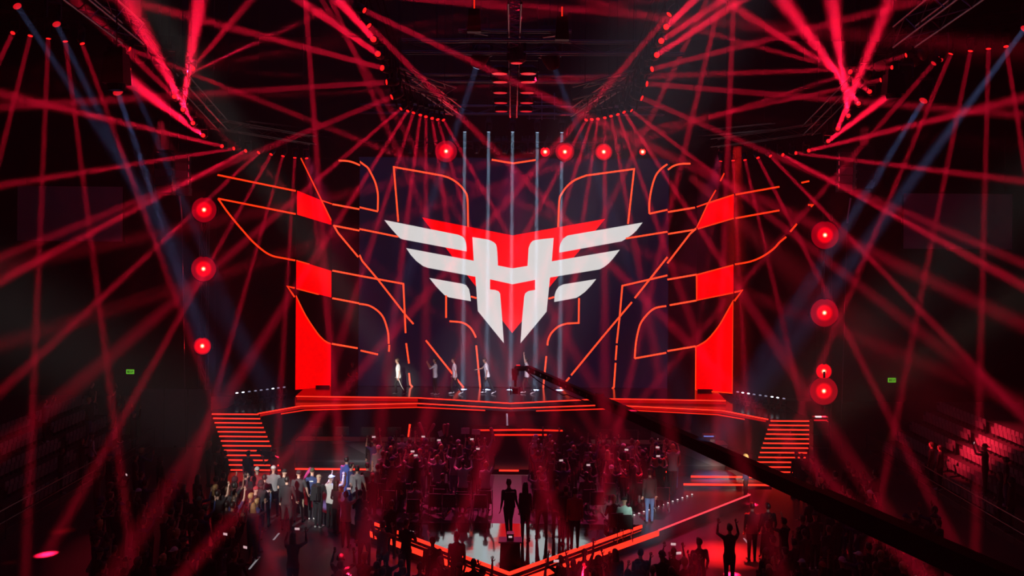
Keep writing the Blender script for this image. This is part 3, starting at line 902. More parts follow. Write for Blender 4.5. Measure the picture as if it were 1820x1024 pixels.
extra('moving head at the left bend with a faint nearly level beam', (338, 119), 32.5, (640, 148), 32, EB * .3)
extra('moving head at the left bend with a faint falling beam', (334, 127), 32.5, (575, 238), 32, EB * .4)
extra('moving head behind the left truss with a purple beam falling to the lower right', (330, 186), 34, (520, 345), 33, EB * .3)
extra('moving head right of the centre with a broad faint beam to the upper left', (1235, -12), 24, (600, 72), 20, EB * .9, .2, 2.4)
extra('moving head left of the centre with a broad faint beam to the right', (700, -8), 24, (1240, 42), 20, EB * 1.0, .2, 2.4)
extra('moving head by the right speakers with a beam falling to the lower left', (1660, 112), 30, (1495, 302), 29.5, EB * .7)
extra('moving head at the right bend with a faint beam to the upper left', (1512, 128), 32.5, (1330, 78), 30, EB * .5)
BLU = (.30, .42, 1.0)
extra('left big hanging spotlight with a pale blue beam', (848, 116), 26.5, (815, 215), 27.4, 18, .16, 4.5, BLU, M_LENSBLUE, 1.7)
extra('right big hanging spotlight with a pale blue beam', (984, 117), 26.5, (1022, 215), 27.7, 13, .16, 4.5, BLU, M_LENSBLUE, 1.7)
extra('far left spotlight with a faint blue beam in the top left corner', (30, 10), 27, (82, 88), 26.5, 9, .16, 3.5, BLU, M_LENSDIM, 1.3)
extra('second spotlight with a faint blue beam in the top left corner', (100, 42), 28, (140, 125), 27.4, 9, .16, 3.5, BLU, M_LENSDIM, 1.3)
extra('hanging spotlight below the left corner truss with a faint blue beam', (209, 163), 31, (242, 260), 30.2, 16, .16, 4, BLU, M_LENSDIM, 1.7)
extra('dark spotlight left of the left bend with a faint blue beam', (224, 123), 31, (240, 160), 30.6, 6, .16, 3, BLU, M_LENSDIM, 1.7)
extra('hanging spotlight at the right with a pale blue beam', (1669, 104), 30, (1640, 182), 29.5, 12, .16, 3, BLU, M_LENSDIM, 1.5)
extra('lower hanging spotlight at the right with a pale blue beam', (1642, 178), 33.5, (1590, 262), 32.8, 20, .16, 4.5, BLU, M_LENSDIM, 1.6)
extra('far right spotlight with a pale blue beam at the picture edge', (1822, 50), 28, (1700, 215), 27, 20, .16, 3.5, BLU, M_LENSDIM, 1.3)
for i, (px, py, Y, ex, ey) in enumerate(((278, 122, 32, 250, 100), (248, 106, 31.5, 230, 130), (300, 118, 32, 300, 160), (320, 150, 32.5, 300, 190), (215, 95, 31, 215, 130), (1612, 132, 31, 1625, 100), (1560, 118, 31.5, 1540, 120), (1540, 138, 32, 1540, 170), (1640, 100, 30.5, 1640, 140), (1625, 112, 31, 1600, 150))):
    a = P(px, py, Y)
    moving_head(a, P(ex, ey, Y + 1.5), 'big dark moving head, %s of those crowded at the %s truss bend' % (ORD[i % 5], 'left' if i < 5 else 'right'), 'big moving heads crowded at the truss bends', M_LENSDIM, 1.25, hang=True)
for px, py, Y, w, h, lab in ((207, 122, 21.0, .46, .9, 'left'), (1588, 150, 26.6, .50, .75, 'right')):
    a = P(px, py, Y)
    t = empty('hanging_light_unit', a)
    tag(t, 'black hanging light unit cutting off a thick red beam near the %s bend' % lab, 'stage light')
    MB().box((0, 0, 0), (w, .45, h * .7), taper=.85).build('housing', M_PLASTIC, t)
    MB().lathe([(w * .35, -h * .5), (w * .42, -h * .35), (w * .3, -h * .3)], 12).build('lens', M_GLASS, t)
    MB().box((0, 0, h * .42), (w * .7, .2, .12)).build('bracket', M_BLACK, t)
    MB().tube((0, 0, h * .45), (0, 0, 21.9 - a.z), .014, n=4).build('hanger', M_BLACK, t)
# five slim white-blue beams straight down in front of the screen
for i, px in enumerate((826, 868.5, 911, 955, 998.5)):
    a = P(px, 234 + (i > 2), 51.6)
    c = Vector((a.x, 51.7, ZD))
    t, d = moving_head(a, c, 'moving head with a slim pale blue beam straight down, %s from left' % ORD[i], 'five pale blue beams in front of the main screen', M_LENSBLUE, hang=True)
    beam(a, c, 110, .17, 1.5, (.45, .68, 1.0))
# dark hanging heads of the rear truss
for i, px in enumerate((690, 728, 762, 806, 847, 884, 897, 932, 944, 976, 1040, 1100)):
    a = P(px, 272, 51.3)
    moving_head(a, a + Vector((0, -.4, -1)), 'unlit black moving head, %s from the left under the rear truss' % ORD[i], 'unlit heads under the rear truss', M_GLASS, 1.2, hang=.9)
# pancake lamps beside the centre truss
for i, (px, py) in enumerate(((888, 131), (889, 146), (889, 165), (890, 183), (891, 198), (939, 131), (938, 146), (937, 165), (936, 183), (935, 198))):
    a = R_(px, py, 14.3)
    t = empty('par_lamp', a)
    tag(t, 'flat lamp with red face, %s from the front, %s side of centre truss' % (ORD[i % 5], 'left' if i < 5 else 'right'), 'stage light', 'red faced lamps beside the centre truss')
    MB().lathe([(.22, .0), (.24, .04), (.24, .14), (.12, .22)], 14).build('housing', M_PLASTIC, t)
    MB().lathe([(.2, -.012), (.2, .0), (.19, .01)], 14).build('lens', M_LENSDIM, t)
    MB().box((-.27, 0, .2), (.03, .06, .3)).box((.27, 0, .2), (.03, .06, .3)).box((0, 0, .36), (.57, .06, .03)).build('yoke', M_PLASTIC, t)
# centre cylinder and mast above it
cy = empty('hanging_speaker', (.08, 25.6, 14.35))
tag(cy, 'black cylindrical unit with a red lit bottom hanging under the centre truss', 'speaker')
MB().lathe([(.16, .0), (.24, .06), (.25, .55), (.2, .66), (.08, .7)], 16).build('body', M_PLASTIC, cy)
MB().lathe([(.14, -.012), (.15, 0)], 14).build('lens', M_LENSDIM, cy)
MB().box((0, 0, .82), (.06, .06, .3)).build('hanger', M_BLACK, cy)
for i, (px, y0, y1, lab) in enumerate(((843, -4, 16, 'left'), (999, 12, 30, 'right'))):
    a, c = P(px, y1, 22), P(px, y0, 22)
    t = empty('red_tube_lamp', a)
    tag(t, 'thin upright red tube lamp at the top, %s of the centre truss' % lab, 'light tube')
    MB().tube((0, 0, 0), c - a, .018).build('tube', M_STRIPDIM, t)
    MB().box((0, 0, -.26), (.3, .25, .5), taper=.8).build('housing', M_BLACK, t)
# glaring lamps facing the hall, on two towers and the rear truss
def glare(px, py, Y, e, label, group, s=1.0):
    a = P(px, py, Y)
    t = empty('blinder_lamp', a)
    tag(t, label, 'stage light', group)
    k = .60 * s
    MB().lathe([(k, .02), (k * 1.06, .0), (k * .9, -.12), (k * .4, -.26), (.06, -.3)], 20, Matrix.Rotation(R(90), 4, 'X')).build('housing', M_PLASTIC, t)
    ln = MB().lathe([(k * .97, .022), (k * .6, .03), (k * .25, .034)], 24, Matrix.Rotation(R(90), 4, 'X')).build('lens', M_GLARE, t)
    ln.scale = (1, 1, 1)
    MB().box((0, -.05, k + .1), (.1, .06, .3)).build('bracket', M_BLACK, t)
    for sx in (-1, 1):
        MB().box((sx * (k + .04), .1, .0), (.03, .06, .3)).build('side_arm', M_BLACK, t)
    spot('lamp_light', a + Vector((0, -.12, 0)), (0, 0, 9.2), 60, (1, .012, .03), e, .6, .04)
    return t
EG = 330
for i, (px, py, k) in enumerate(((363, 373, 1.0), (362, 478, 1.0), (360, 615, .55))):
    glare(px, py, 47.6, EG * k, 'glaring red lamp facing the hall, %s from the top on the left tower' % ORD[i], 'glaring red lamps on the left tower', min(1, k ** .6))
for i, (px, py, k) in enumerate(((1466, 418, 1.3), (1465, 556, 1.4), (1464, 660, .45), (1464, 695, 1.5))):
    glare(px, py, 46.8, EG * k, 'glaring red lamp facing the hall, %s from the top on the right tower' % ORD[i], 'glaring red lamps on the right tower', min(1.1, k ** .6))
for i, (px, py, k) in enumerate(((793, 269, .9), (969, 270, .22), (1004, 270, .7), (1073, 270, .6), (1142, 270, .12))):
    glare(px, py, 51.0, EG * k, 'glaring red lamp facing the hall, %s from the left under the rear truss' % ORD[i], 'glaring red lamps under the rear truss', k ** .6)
for lab, px, Y, ytop in (('left', 362, 48.1, 352), ('right', 1466, 47.3, 380)):
    a, c = P(px, 760, Y), P(px, ytop, Y)
    truss('black upright truss tower %s of the stage carrying glaring red lamps' % lab, [(a.x, Y, 0), (a.x, Y, c.z)], .34, 'lamp towers beside the stage', M_DARKTRUSS, name='truss_tower')
for lab, px, py0, py1, Y in (('left', 319, 348, 760, 46), ('right', 1512, 352, 770, 46)):
    a, c = P(px, py0, Y), P(px + (4 if lab == 'left' else -6), py0 + 45, Y)
    t = empty('hanging_pole', a)
    tag(t, 'slim pole with a pale upper end painted as lit hanging %s of the lamp tower' % lab, 'pole')
    MB().tube((0, 0, 0), c - a, .05, .04).build('painted_lit_end', mat('pale_steel', (.6, .6, .64), .4, .3), t)  # pale steel stands in for light on the pole's upper end
    b_ = P(px + (12 if lab == 'left' else -18), py1, Y)
    MB().tube(c - a, (b_.x - a.x, 0, .02 - a.z), .02).build('pole', M_TRUSS, t)
# line arrays
def array(label, px, py, Y, n, w=.72):
    a = P(px, py, Y)
    t = empty('line_array', a)
    tag(t, label, 'speaker', 'hanging line arrays beside the stage')
    for k in range(n):
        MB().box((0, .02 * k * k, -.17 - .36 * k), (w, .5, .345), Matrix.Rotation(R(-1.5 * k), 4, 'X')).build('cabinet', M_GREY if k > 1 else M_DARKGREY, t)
        for sx in (-1, 1):
            MB().box((sx * (w / 2 + .02), -.15, -.17 - .36 * k), (.03, .06, .2)).build('link', M_CHROME, t)
    MB().box((0, 0, .08), (w * .8, .6, .1)).build('bumper', M_BLACK, t)
    MB().tube((-.2, 0, .1), (-.2, 0, 20.9 - a.z), .015).tube((.2, 0, .1), (.2, 0, 20.9 - a.z), .015).build('chain', M_BLACK, t)
    return t
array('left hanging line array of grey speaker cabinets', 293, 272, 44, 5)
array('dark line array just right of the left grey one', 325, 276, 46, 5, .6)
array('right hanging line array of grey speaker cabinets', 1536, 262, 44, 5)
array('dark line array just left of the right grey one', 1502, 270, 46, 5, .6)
# side projection screens
def projscreen(label, x0, x1, y0, y1, Y):
    a, c = P(x0, y0, Y), P(x1, y1, Y)
    t = empty('projection_screen', ((a.x + c.x) / 2, Y, c.z))
    tag(t, label, 'screen', 'dim side projection screens')
    part(MB().box(((a.x + c.x) / 2, Y, (a.z + c.z) / 2), (c.x - a.x, .04, a.z - c.z)), 'surface', mat('grey_screen_cloth', (.85, .82, .9), .8), t)
    fr = MB()
    for z in (a.z, c.z): fr.box(((a.x + c.x) / 2, Y, z), (c.x - a.x + .16, .1, .08))
    for x in (a.x, c.x): fr.box((x, Y, (a.z + c.z) / 2), (.08, .1, a.z - c.z))
    part(fr, 'frame', M_BLACK, t)
    part(MB().tube((a.x + .4, Y, a.z), (a.x + .4, Y, 21.9), .015).tube((c.x - .4, Y, a.z), (c.x - .4, Y, 21.9), .015), 'cable', M_BLACK, t)
projscreen('dim grey projection screen hanging high on the left', 30, 220, 329, 431, 49)
projscreen('dim grey projection screen hanging high on the right', 1604, 1800, 342, 445, 49)
# exit signs
def exit_sign(label, px, py, Y):
    a = P(px, py, Y)
    t = empty('exit_sign', a)
    tag(t, label, 'sign', 'green emergency exit signs')
    MB().box((0, .03, 0), (.42, .05, .24)).build('case', M_GREEN, t)
    dk = mat('sign_dark', (.004, .02, .004), .6)
    MB().box((-.05, 0, 0), (.20, .01, .13)).build('dark_field', dk, t)
    MB().box((.0, -.008, 0), (.05, .008, .11)).build('door_mark', M_GREEN, t)
    f = MB().box((-.09, -.008, .035), (.028, .008, .028)).box((-.09, -.008, -.005), (.02, .008, .05)).box((-.105, -.008, -.04), (.05, .008, .015)).box((-.075, -.008, .005), (.05, .008, .014))
    f.build('running_figure', M_GREEN, t)
    MB().box((.11, 0, 0), (.03, .01, .13)).box((.16, 0, .03), (.03, .01, .05)).build('arrow_mark', dk, t)
    MB().box((0, .3, 0), (.04, .5, .04)).build('bracket', M_BLACK, t)
exit_sign('green exit sign on the dark wall left of the stage', 231, 661, 55)
exit_sign('green exit sign on the dark wall right of the stage', 1585.5, 676, 55)
# floodlit floor spots
for i, (px, py, deg, e) in enumerate(((1288, 985, 11, 40000), (497, 984, 3.2, 2600), (110, 944, 3, 2600), (1240, 941, 1.6, 500), (1360, 910, 2.2, 700), (20, 1000, 1.6, 500), (700, 962, 2, 350), (780, 920, 2, 400), (1165, 915, 3, 700), (580, 985, 3.5, 600))):
    g = G(px, py, 0)
    src = Vector((g.x * .7 + (3 if px > 910 else -3), g.y + 3, 13.1))
    spot('floor_red_light', src, g, deg, (1, .01, .012), e * 3.5, .12, .05)

# small heads standing on the side walkways
for lab, xs, ys in (('left', (421, 432, 443, 454, 464, 475, 485, 494.5, 505), (717, 706)), ('right', (1311, 1320, 1330, 1340, 1351, 1361, 1372, 1382, 1393), (714.5, 727))):
    for i, px in enumerate(xs):
        f = i / 8
        a = G(px, ys[0] + (ys[1] - ys[0]) * f, ZW)
        a.z = ZW + .34
        bright = (i in (0, 1, 6)) if lab == 'left' else (i in (1, 2, 6, 7))
        moving_head(a + Vector((0, 0, .14)), a + Vector((0, -1.0, 3)), 'small moving head on the %s walkway, %s from left%s' % (lab, ORD[i], ', shining white' if bright else ''), 'small moving heads on the stage walkways',
                    mat('white_lens', (.4, .4, .45), .2, emit=(.85, .9, 1), strength=2.2, sample=False) if bright else mat('pale_lens', (.4, .4, .45), .2, emit=(.7, .7, 1), strength=.35, sample=False), .8, True, 'small_moving_head')
# speaker stack right of the right stairs
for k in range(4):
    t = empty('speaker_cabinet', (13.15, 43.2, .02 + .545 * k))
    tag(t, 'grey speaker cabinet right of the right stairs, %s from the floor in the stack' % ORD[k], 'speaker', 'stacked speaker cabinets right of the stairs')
    MB().box((0, 0, .27), (.64, .6, .53)).build('cabinet', M_GREY if k < 2 else M_DARKGREY, t)  # lower cabinets paler: the light on them is put into the colour
    MB().box((0, -.305, .27), (.58, .012, .47)).build('grille', M_DARKGREY, t)
    MB().box((0, -.316, .49), (.05, .012, .03)).build('handle', M_CHROME, t)
tl_ = empty('stack_top_glow', (13.15, 43.1, 2.2))
tag(tl_, 'small white lamp and a glowing bar for the red lit top of the right speaker stack', 'stage light')
MB().box((0, 0, .09), (.6, .3, .18)).build('case', M_BLACK, tl_)
MB().box((0, -.155, .05), (.56, .012, .06)).build('lens', M_LENSDIM, tl_)  # glowing bar stands in for red light on the stack top
MB().box((-.1, -.155, .2), (.25, .1, .05)).build('white_lamp', M_DOT, tl_)
# pale partition left of the left stairs
pa = empty('partition', (-15.6, 47.2, 0))
tag(pa, 'tall dim grey partition panels left of the left stairs', 'partition')
for k, x in enumerate((-1.1, 0, 1.1)):
    MB().box((x, 0, 1.35), (1.06, .05, 2.7)).build('panel', M_GREY, pa)
    MB().box((x, .2, .04), (.1, .6, .08)).build('foot', M_BLACK, pa)
# ------------------------------------------------------------------ camera crane
M_CRANE = mat('crane_black', (.004, .004, .005), .7, spec=.02)
jib = empty('camera_crane', (6.45, 15.6, 0))
tag(jib, 'long black camera crane whose tapering boom slants across the picture to the stage', 'camera crane')
A_ = P(938, 655, 36.0); B_ = P(1066, 712, 31.6); C_ = P(1480, 897, 18.2)
D_ = C_ + (C_ - B_).normalized() * 5.2
def boom(a, b, w, h, name, lat=True):
    a, b = Vector(a), Vector(b)
    d = b - a
    q = d.to_track_quat('Z', 'X')
    side = Vector((d.y, -d.x, 0)).normalized()
    up = side.cross(d).normalized()
    if up.z < 0: up = -up
    mb = MB()
    vs = []
    for p in (a, b):
        for sx, sz in ((-1, -1), (1, -1), (1, 1), (-1, 1)):
            vs.append(p + side * sx * w / 2 + up * sz * h / 2)
    mb.add(vs, [(3, 2, 1, 0), (4, 5, 6, 7), (0, 1, 5, 4), (1, 2, 6, 5), (2, 3, 7, 6), (3, 0, 4, 7)])
    o = under(mb.build(name, M_CRANE), jib)
    if lat:
        n = int(d.length / .42)
        hb = MB()
        for k in range(n):
            p = a + d * ((k + .5) / n)
            for s_ in (-1, 1):
                hb.tube(p + side * s_ * w / 2, p + side * s_ * (w / 2 + .006), .045, n=6)
        under(hb.build('lightening_hole', M_GREY), jib)['kind'] = 'stuff'
    return o
boom(A_, B_, .16, .20, 'boom_tip_section')
boom(B_ + (A_ - B_) * .04, C_, .24, .28, 'boom_main_section', False)
boom(C_ + (B_ - C_) * .03, D_, .30, .36, 'boom_rear_section', False)
under(MB().box(B_, (.26, .26, .42)).build('coupling', M_CRANE), jib)
# cable slung below
cb = MB()
pp = None
for i in range(25):
    f = i / 24
    p = A_.lerp(B_, f * .98) + Vector((0, 0, -.14 - .22 * math.sin(f * math.pi) ** .8 * (1 if f < .55 else .7)))
    if pp is not None: cb.tube(pp, p, .018, n=5)
    pp = p
under(cb.build('cable', M_CRANE), jib)
under(MB().tube((D_.x, D_.y, D_.z), (6.45, 15.6, .5), .14, .2, 10).build('mast', M_CRANE), jib)
MB().box((0, 0, .3), (1.6, 1.6, .5)).build('dolly', M_CRANE, jib)
for sx in (-1, 1):
    for sy in (-1, 1):
        MB().tube((sx * .75, sy * .7, .16), (sx * .9, sy * .7, .16), .16, n=12).build('wheel', M_PLASTIC, jib)
E_ = D_ + (D_ - C_).normalized() * 1.2
under(MB().box(E_, (.7, .5, .7)).build('counterweight', M_CRANE), jib)
# remote head and camera under the tip
h0 = P(916, 655, 36.3)
ch = empty('head_assembly', (0, 0, 0))
COL.objects.unlink(ch); bpy.data.objects.remove(ch)
under(MB().tube(A_, h0, .09, n=8).build('head_arm', M_CRANE), jib)
under(MB().box(h0 + Vector((0, 0, -.12)), (.26, .24, .22)).box(h0 + Vector((-.02, 0, -.30)), (.18, .22, .2)).build('remote_head', M_CRANE), jib)
under(MB().tube(h0 + Vector((0, 0, -.4)), h0 + Vector((0, 0, -.66)), .045, n=8).build('head_post', M_CRANE), jib)
cm = under(MB().box(h0 + Vector((0, .05, -.80)), (.22, .36, .19)).build('camera_body', M_CRANE), jib)
under(MB().tube(h0 + Vector((0, .2, -.80)), h0 + Vector((0, .5, -.80)), .08, .1, 12).build('camera_lens', M_GLASS), jib)
for sx in (-1, 1):
    under(MB().box(h0 + Vector((sx * .16, 0, -.80)), (.05, .1, .28)).build('camera_cradle_arm', M_CRANE), jib)
under(MB().box(h0 + Vector((.1, -.05, .12)), (.14, .06, .04)).build('red_tally_light', M_LENSDIM), jib)

# ------------------------------------------------------------------ grandstands with folding seats
M_SEAT = mat('seat_plastic_grey', (.20, .19, .21), .45)
M_STEP = mat('stand_concrete', (.05, .048, .052), .8, noise=.3, nscale=2)
SEATS = []
def seat_master():
    t = empty('stadium_seat', (0, 0, 0))
    MB().box((0, .0, .60), (.40, .05, .42), taper=.86).build('backrest', M_SEAT, t)
    MB().box((0, -.09, .44), (.38, .06, .36), Matrix.Rotation(R(8), 4, 'X')).build('seat', M_SEAT, t)
    MB().box((-.2, .0, .2), (.03, .06, .42)).box((.2, .0, .2), (.03, .06, .42)).box((0, 0, .36), (.42, .04, .04)).build('frame', M_BLACK, t)
    return t
smaster = seat_master()
first = True
NROW = 5
for side, lab in ((-1, 'left'), (1, 'right')):
    st = empty('grandstand', (side * 17, 38, 0))
    tag(st, 'dark stepped grandstand with rows of folding seats on the %s of the hall' % lab, 'grandstand', 'stepped grandstands at both sides')
    y0, y1 = 27.0, 46.5
    for k in range(NROW + 1):
        x0 = 16.5 + .62 * k
        zt = .25 + .45 * k
        w = .62 if k < NROW else 9
        c = MB().box((side * (x0 + w / 2), (y0 + y1) / 2, zt / 2), (w - .005, y1 - y0, zt)).build('tier', M_STEP)
        under(c, st)
        under(MB().box((side * (x0 - .012), (y0 + y1) / 2, zt - .025), (.02, y1 - y0, .03)).build('nosing', M_TRUSS), st)
    rb = MB()
    rb.tube((side * 16.35, y0, 1.0), (side * 16.35, y1, 1.0), .025).tube((side * 16.35, y0, .6), (side * 16.35, y1, .6), .018)
    n = 10
    for k in range(n + 1):
        yy = y0 + (y1 - y0) * k / n
        rb.tube((side * 16.35, yy, 0), (side * 16.35, yy, 1.0), .022)
    under(rb.build('railing', M_TRUSS), st)
    for k in range(NROW):
        cnt = 0
        for j in range(31):
            y = 45.6 - j * .345
            if j in (13, 14): continue
            o = smaster if first else copy_tree(smaster)
            first = False
            o.location = (side * (16.5 + .62 * k + .40), y, .25 + .45 * k)
            o.scale = (.72, .72, .72)
            o.rotation_euler = (0, 0, R(-90) * side)
            cnt += 1
            blk = 'far' if j < 10 else 'near'
            o['label'] = 'grey folding seat, %s from the stage end in row %s of the %s grandstand' % (ORD[cnt - 1], ['one', 'two', 'three', 'four', 'five', 'six'][k], lab)
            o['category'] = 'seat'
            o['group'] = 'folding seats in the %s grandstand' % lab

# ------------------------------------------------------------------ VIP chairs
M_FAB = mat('black_chair_fabric', (.03, .028, .03), .8, noise=.2, nscale=15)
def chair_master():
    t = empty('conference_chair')
    MB().box((0, 0, .45), (.46, .45, .07), taper=.95).build('seat', M_FAB, t)
    MB().box((0, -.22, .72), (.44, .05, .42), Matrix.Translation((0, -.05, 0)) @ Matrix.Rotation(R(6), 4, 'X'), taper=.9).build('backrest', M_FAB, t)
    for s_ in (-1, 1):
        m = MB()
        x = .24 * s_
        m.tube((x, -.25, .9), (x, -.24, .02), .014).tube((x, .24, .44), (x, .24, .02), .014).tube((x, -.24, .44), (x, .24, .44), .014).tube((x, -.24, .02), (x, .24, .02), .014)
        m.build('side_frame', M_CHROME, t)
    return t
cmaster = chair_master()
CH = []
cfirst = True
def chair(x, y, z, rz, label):
    global cfirst
    o = cmaster if cfirst else copy_tree(cmaster)
    cfirst = False
    o.location = (x, y, z)
    o.rotation_euler = (0, 0, rz)
    tag(o, label, 'chair', 'black conference chairs of the audience deck')
    return o
# ------------------------------------------------------------------ people
SKIN = [mat('skin_light', (.55, .33, .24), .55), mat('skin_tan', (.36, .20, .13), .55), mat('skin_dark', (.16, .08, .05), .55)]
HAIR = [mat('hair_dark', (.015, .010, .008), .5), mat('hair_brown', (.06, .03, .015), .5), mat('hair_blond', (.45, .28, .10), .5), mat('hair_grey', (.25, .24, .24), .5)]
CL = {}
for n_, c_ in dict(black=(.012, .012, .014), charcoal=(.03, .03, .034), grey=(.24, .24, .25), white=(.72, .72, .70), navy=(.02, .035, .12), red=(.42, .03, .04), blue=(.03, .07, .30), mint=(.45, .72, .62),
                   yellow=(.65, .45, .02), maroon=(.10, .02, .03), beige=(.45, .36, .25), olive=(.07, .07, .04), denim=(.06, .10, .22), teal=(.05, .30, .34)).items():
    CL[n_] = mat('cloth_' + n_, c_, .85, noise=.18, nscale=9)
EYE = mat('eye_dark', (.01, .01, .012), .2)

def V3(*a): return Vector(a)
def limb(mb, pts, rad, mi):
    """tapered tube with rounded joints through pts"""
    for (a, ra), (b_, rb_) in zip(list(zip(pts, rad))[:-1], list(zip(pts, rad))[1:]):
        mb.tube(a, b_, ra, rb_, 10)
    for p, r in zip(pts, rad):
        mb.ell(p, (r, r, r), 10, 6)

def remeshed(mb, voxel, name):
    me = mb.mesh('tmp')
    o = bpy.data.objects.new('tmp', me)
    COL.objects.link(o)
    m = o.modifiers.new('r', 'REMESH'); m.mode = 'VOXEL'; m.voxel_size = voxel
    s = o.modifiers.new('s', 'SMOOTH'); s.iterations = 3; s.factor = .5
    d = o.modifiers.new('d', 'DECIMATE'); d.ratio = .38
    dg = bpy.context.evaluated_depsgraph_get()
    out = bpy.data.meshes.new_from_object(o.evaluated_get(dg))
    bpy.data.objects.remove(o)
    bpy.data.meshes.remove(me)
    out.name = name
    return out

BODY = {}
def dirv(az, el):
    """az: 0 = forward (+Y), 90 = to the person's right (+X); el: up"""
    a, e_ = R(az), R(el)
    return Vector((math.sin(a) * math.cos(e_), math.cos(a) * math.cos(e_), math.sin(e_)))
def make_body(name, armR=((60, -85), (20, -80)), armL=((-60, -85), (-20, -80)), legR=((0, -90), (0, -90)), legL=((0, -90), (0, -90)),
              lean=0, turn=0, nod=0, hip=.93, build=1.0, female=False):
    """arms/legs: (az,el) of the upper and lower segment. Returns the mesh and the anchor points"""
    mb = MB()
    hipc = V3(0, 0, hip)
    ML = Matrix.Translation(hipc) @ Matrix.Rotation(R(-lean), 4, 'X')
    T = lambda x, y, z: ML @ V3(x, y, z - .93)
    b = build
    # torso rings  (z, rx, ry, y)
    prof = [(.84, .165, .118, 0), (.92, .172, .125, -.005), (1.02, .155, .112, 0), (1.12, .150, .108, .005), (1.24, .170, .118, .008), (1.34, .185, .118, .0), (1.42, .175, .100, -.008), (1.47, .115, .078, -.012), (1.50, .06, .058, -.01)]
    if female:
        prof = [(.84, .165, .118, 0), (.92, .172, .122, -.005), (1.02, .145, .105, 0), (1.12, .128, .095, .005), (1.24, .148, .118, .02), (1.34, .162, .108, .0), (1.42, .155, .09, -.008), (1.47, .10, .07, -.012), (1.50, .052, .05, -.01)]
    rings = []
    for z, rx, ry, y in prof:
        rings.append([T(math.cos(2 * math.pi * k / 14) * rx * b, math.sin(2 * math.pi * k / 14) * ry * b + y, z) for k in range(14)])
    mb.rings(rings)
    neck0, neck1 = T(0, -.008, 1.47), T(0, .015, 1.60)
    mb.tube(neck0, neck1, .058, .054, 10)
    # head
    HM = Matrix.Translation(neck1) @ Matrix.Rotation(R(turn), 4, 'Z') @ Matrix.Rotation(R(-lean * .3 - nod), 4, 'X')
    mb.ell((0, .012, .085), (.076, .094, .105), 14, 10, HM)          # cranium
    mb.ell((0, .040, .025), (.056, .062, .065), 12, 8, HM)           # jaw
    for sx in (-1, 1):
        mb.ell((sx * .078, .005, .055), (.012, .022, .032), 8, 6, HM) # ears
    mb.rings([[HM @ V3(-.016, .092, .045), HM @ V3(.016, .092, .045), HM @ V3(0, .122, .043)], [HM @ V3(-.008, .098, .09), HM @ V3(.008, .098, .09), HM @ V3(0, .104, .09)]])  # nose
    segs = []
    hands = {}
    fing = []
    for sx, arm, key in ((1, armR, 'R'), (-1, armL, 'L')):
        sh = T(sx * (.178 if not female else .155) * b, -.005, 1.415)
        u, f = dirv(*arm[0]), dirv(*arm[1])
        el = sh + u * .285
        wr = el + f * .25
        limb(mb, [sh, sh.lerp(el, .5), el], [.062 * b, .052 * b, .042 * b], 0)
        limb(mb, [el, el.lerp(wr, .35), wr], [.041 * b, .040 * b, .028], 0)
        palm = wr + f * .05
        q = f.to_track_quat('Z', 'X')
        mb.ell((0, 0, .045), (.022, .040, .055), 10, 6, Matrix.Translation(wr) @ q.to_matrix().to_4x4())
        hands[key] = (wr, f, q)
        segs += [('top', sh, sh.lerp(el, .62), .075), ('fore', sh.lerp(el, .66), wr - f * .0, .06), ('skin', wr, wr + f * .12, .05)]
        # five fingers of different lengths, slightly curled; the thumb leaves the side of the palm
        W4 = Matrix.Translation(wr) @ q.to_matrix().to_4x4()
        for k, (yy, ln) in enumerate(((-.030, .058), (-.010, .076), (.010, .082), (.029, .070))):
            p0 = W4 @ V3(0, yy, .085); p1 = W4 @ V3(.010, yy * 1.05, .085 + ln * .55); p2 = W4 @ V3(.030, yy * 1.05, .085 + ln * .95)
            fing += [(p0, p1, .0095, .0085), (p1, p2, .0085, .0065)]
        p0 = W4 @ V3(.004, .032, .03); p1 = W4 @ V3(.016, .062, .055); p2 = W4 @ V3(.026, .070, .085)
        fing += [(p0, p1, .012, .010), (p1, p2, .010, .008)]
    for sx, leg in ((1, legR), (-1, legL)):
        hp = V3(sx * .088 * b, 0, hip - .03)
        u, f = dirv(*leg[0]), dirv(*leg[1])
        kn = hp + u * .43
        an = kn + f * .41
        limb(mb, [hp, hp.lerp(kn, .35), kn], [.098 * b, .086 * b, .062], 0)
        limb(mb, [kn, kn.lerp(an, .3), an], [.061, .060, .044], 0)
        fw = V3(u.x * .0, 1, 0)
        fl_ = f.cross(V3(1, 0, 0)); fl_ = fl_ if fl_.y > 0 else -fl_
        fl_.x += sx * .15
        fl_.normalize()
        toe = an + fl_ * .17 - f * -.035
        mb.tube(an + f * .03 - fl_ * .05, toe, .043, .036, 10)
        mb.ell(toe, (.040, .045, .033), 10, 6)
        mb.ell(an + f * .03 - fl_ * .05, (.043, .043, .043), 10, 6)
        segs += [('legs', hp, an - f * .02, .11), ('shoe', an + f * .035 - fl_ * .06, toe, .06)]
    segs += [('legs', T(0, 0, .86), T(0, 0, .90), .19), ('top', T(0, 0, .94), T(0, 0, 1.44), .2), ('skin', T(0, 0, 1.49), HM @ V3(0, 0, .15), .12)]
    me = remeshed(mb, .021, name)
    # fingers joined as separate tubes rooted in the palm
    fb = MB()
    for a, c, r1, r2 in fing:
        fb.tube(a, c, r1, r2, 5)
    for sx in (-1, 1):
        fb.ell((sx * .030, .100, .062), (.010, .006, .008), 6, 4, HM, 1)
    fb.box((0, .098, .012), (.04, .008, .008), HM, 0)
    bm = bmesh.new()
    bm.from_mesh(me)
    hp0, hn = T(0, 0, .835), (T(0, 0, 1.835) - T(0, 0, .835)).normalized()
    if hip > .7:      # clean shirt hem
        bmesh.ops.bisect_plane(bm, geom=bm.verts[:] + bm.edges[:] + bm.faces[:], plane_co=hp0, plane_no=hn)
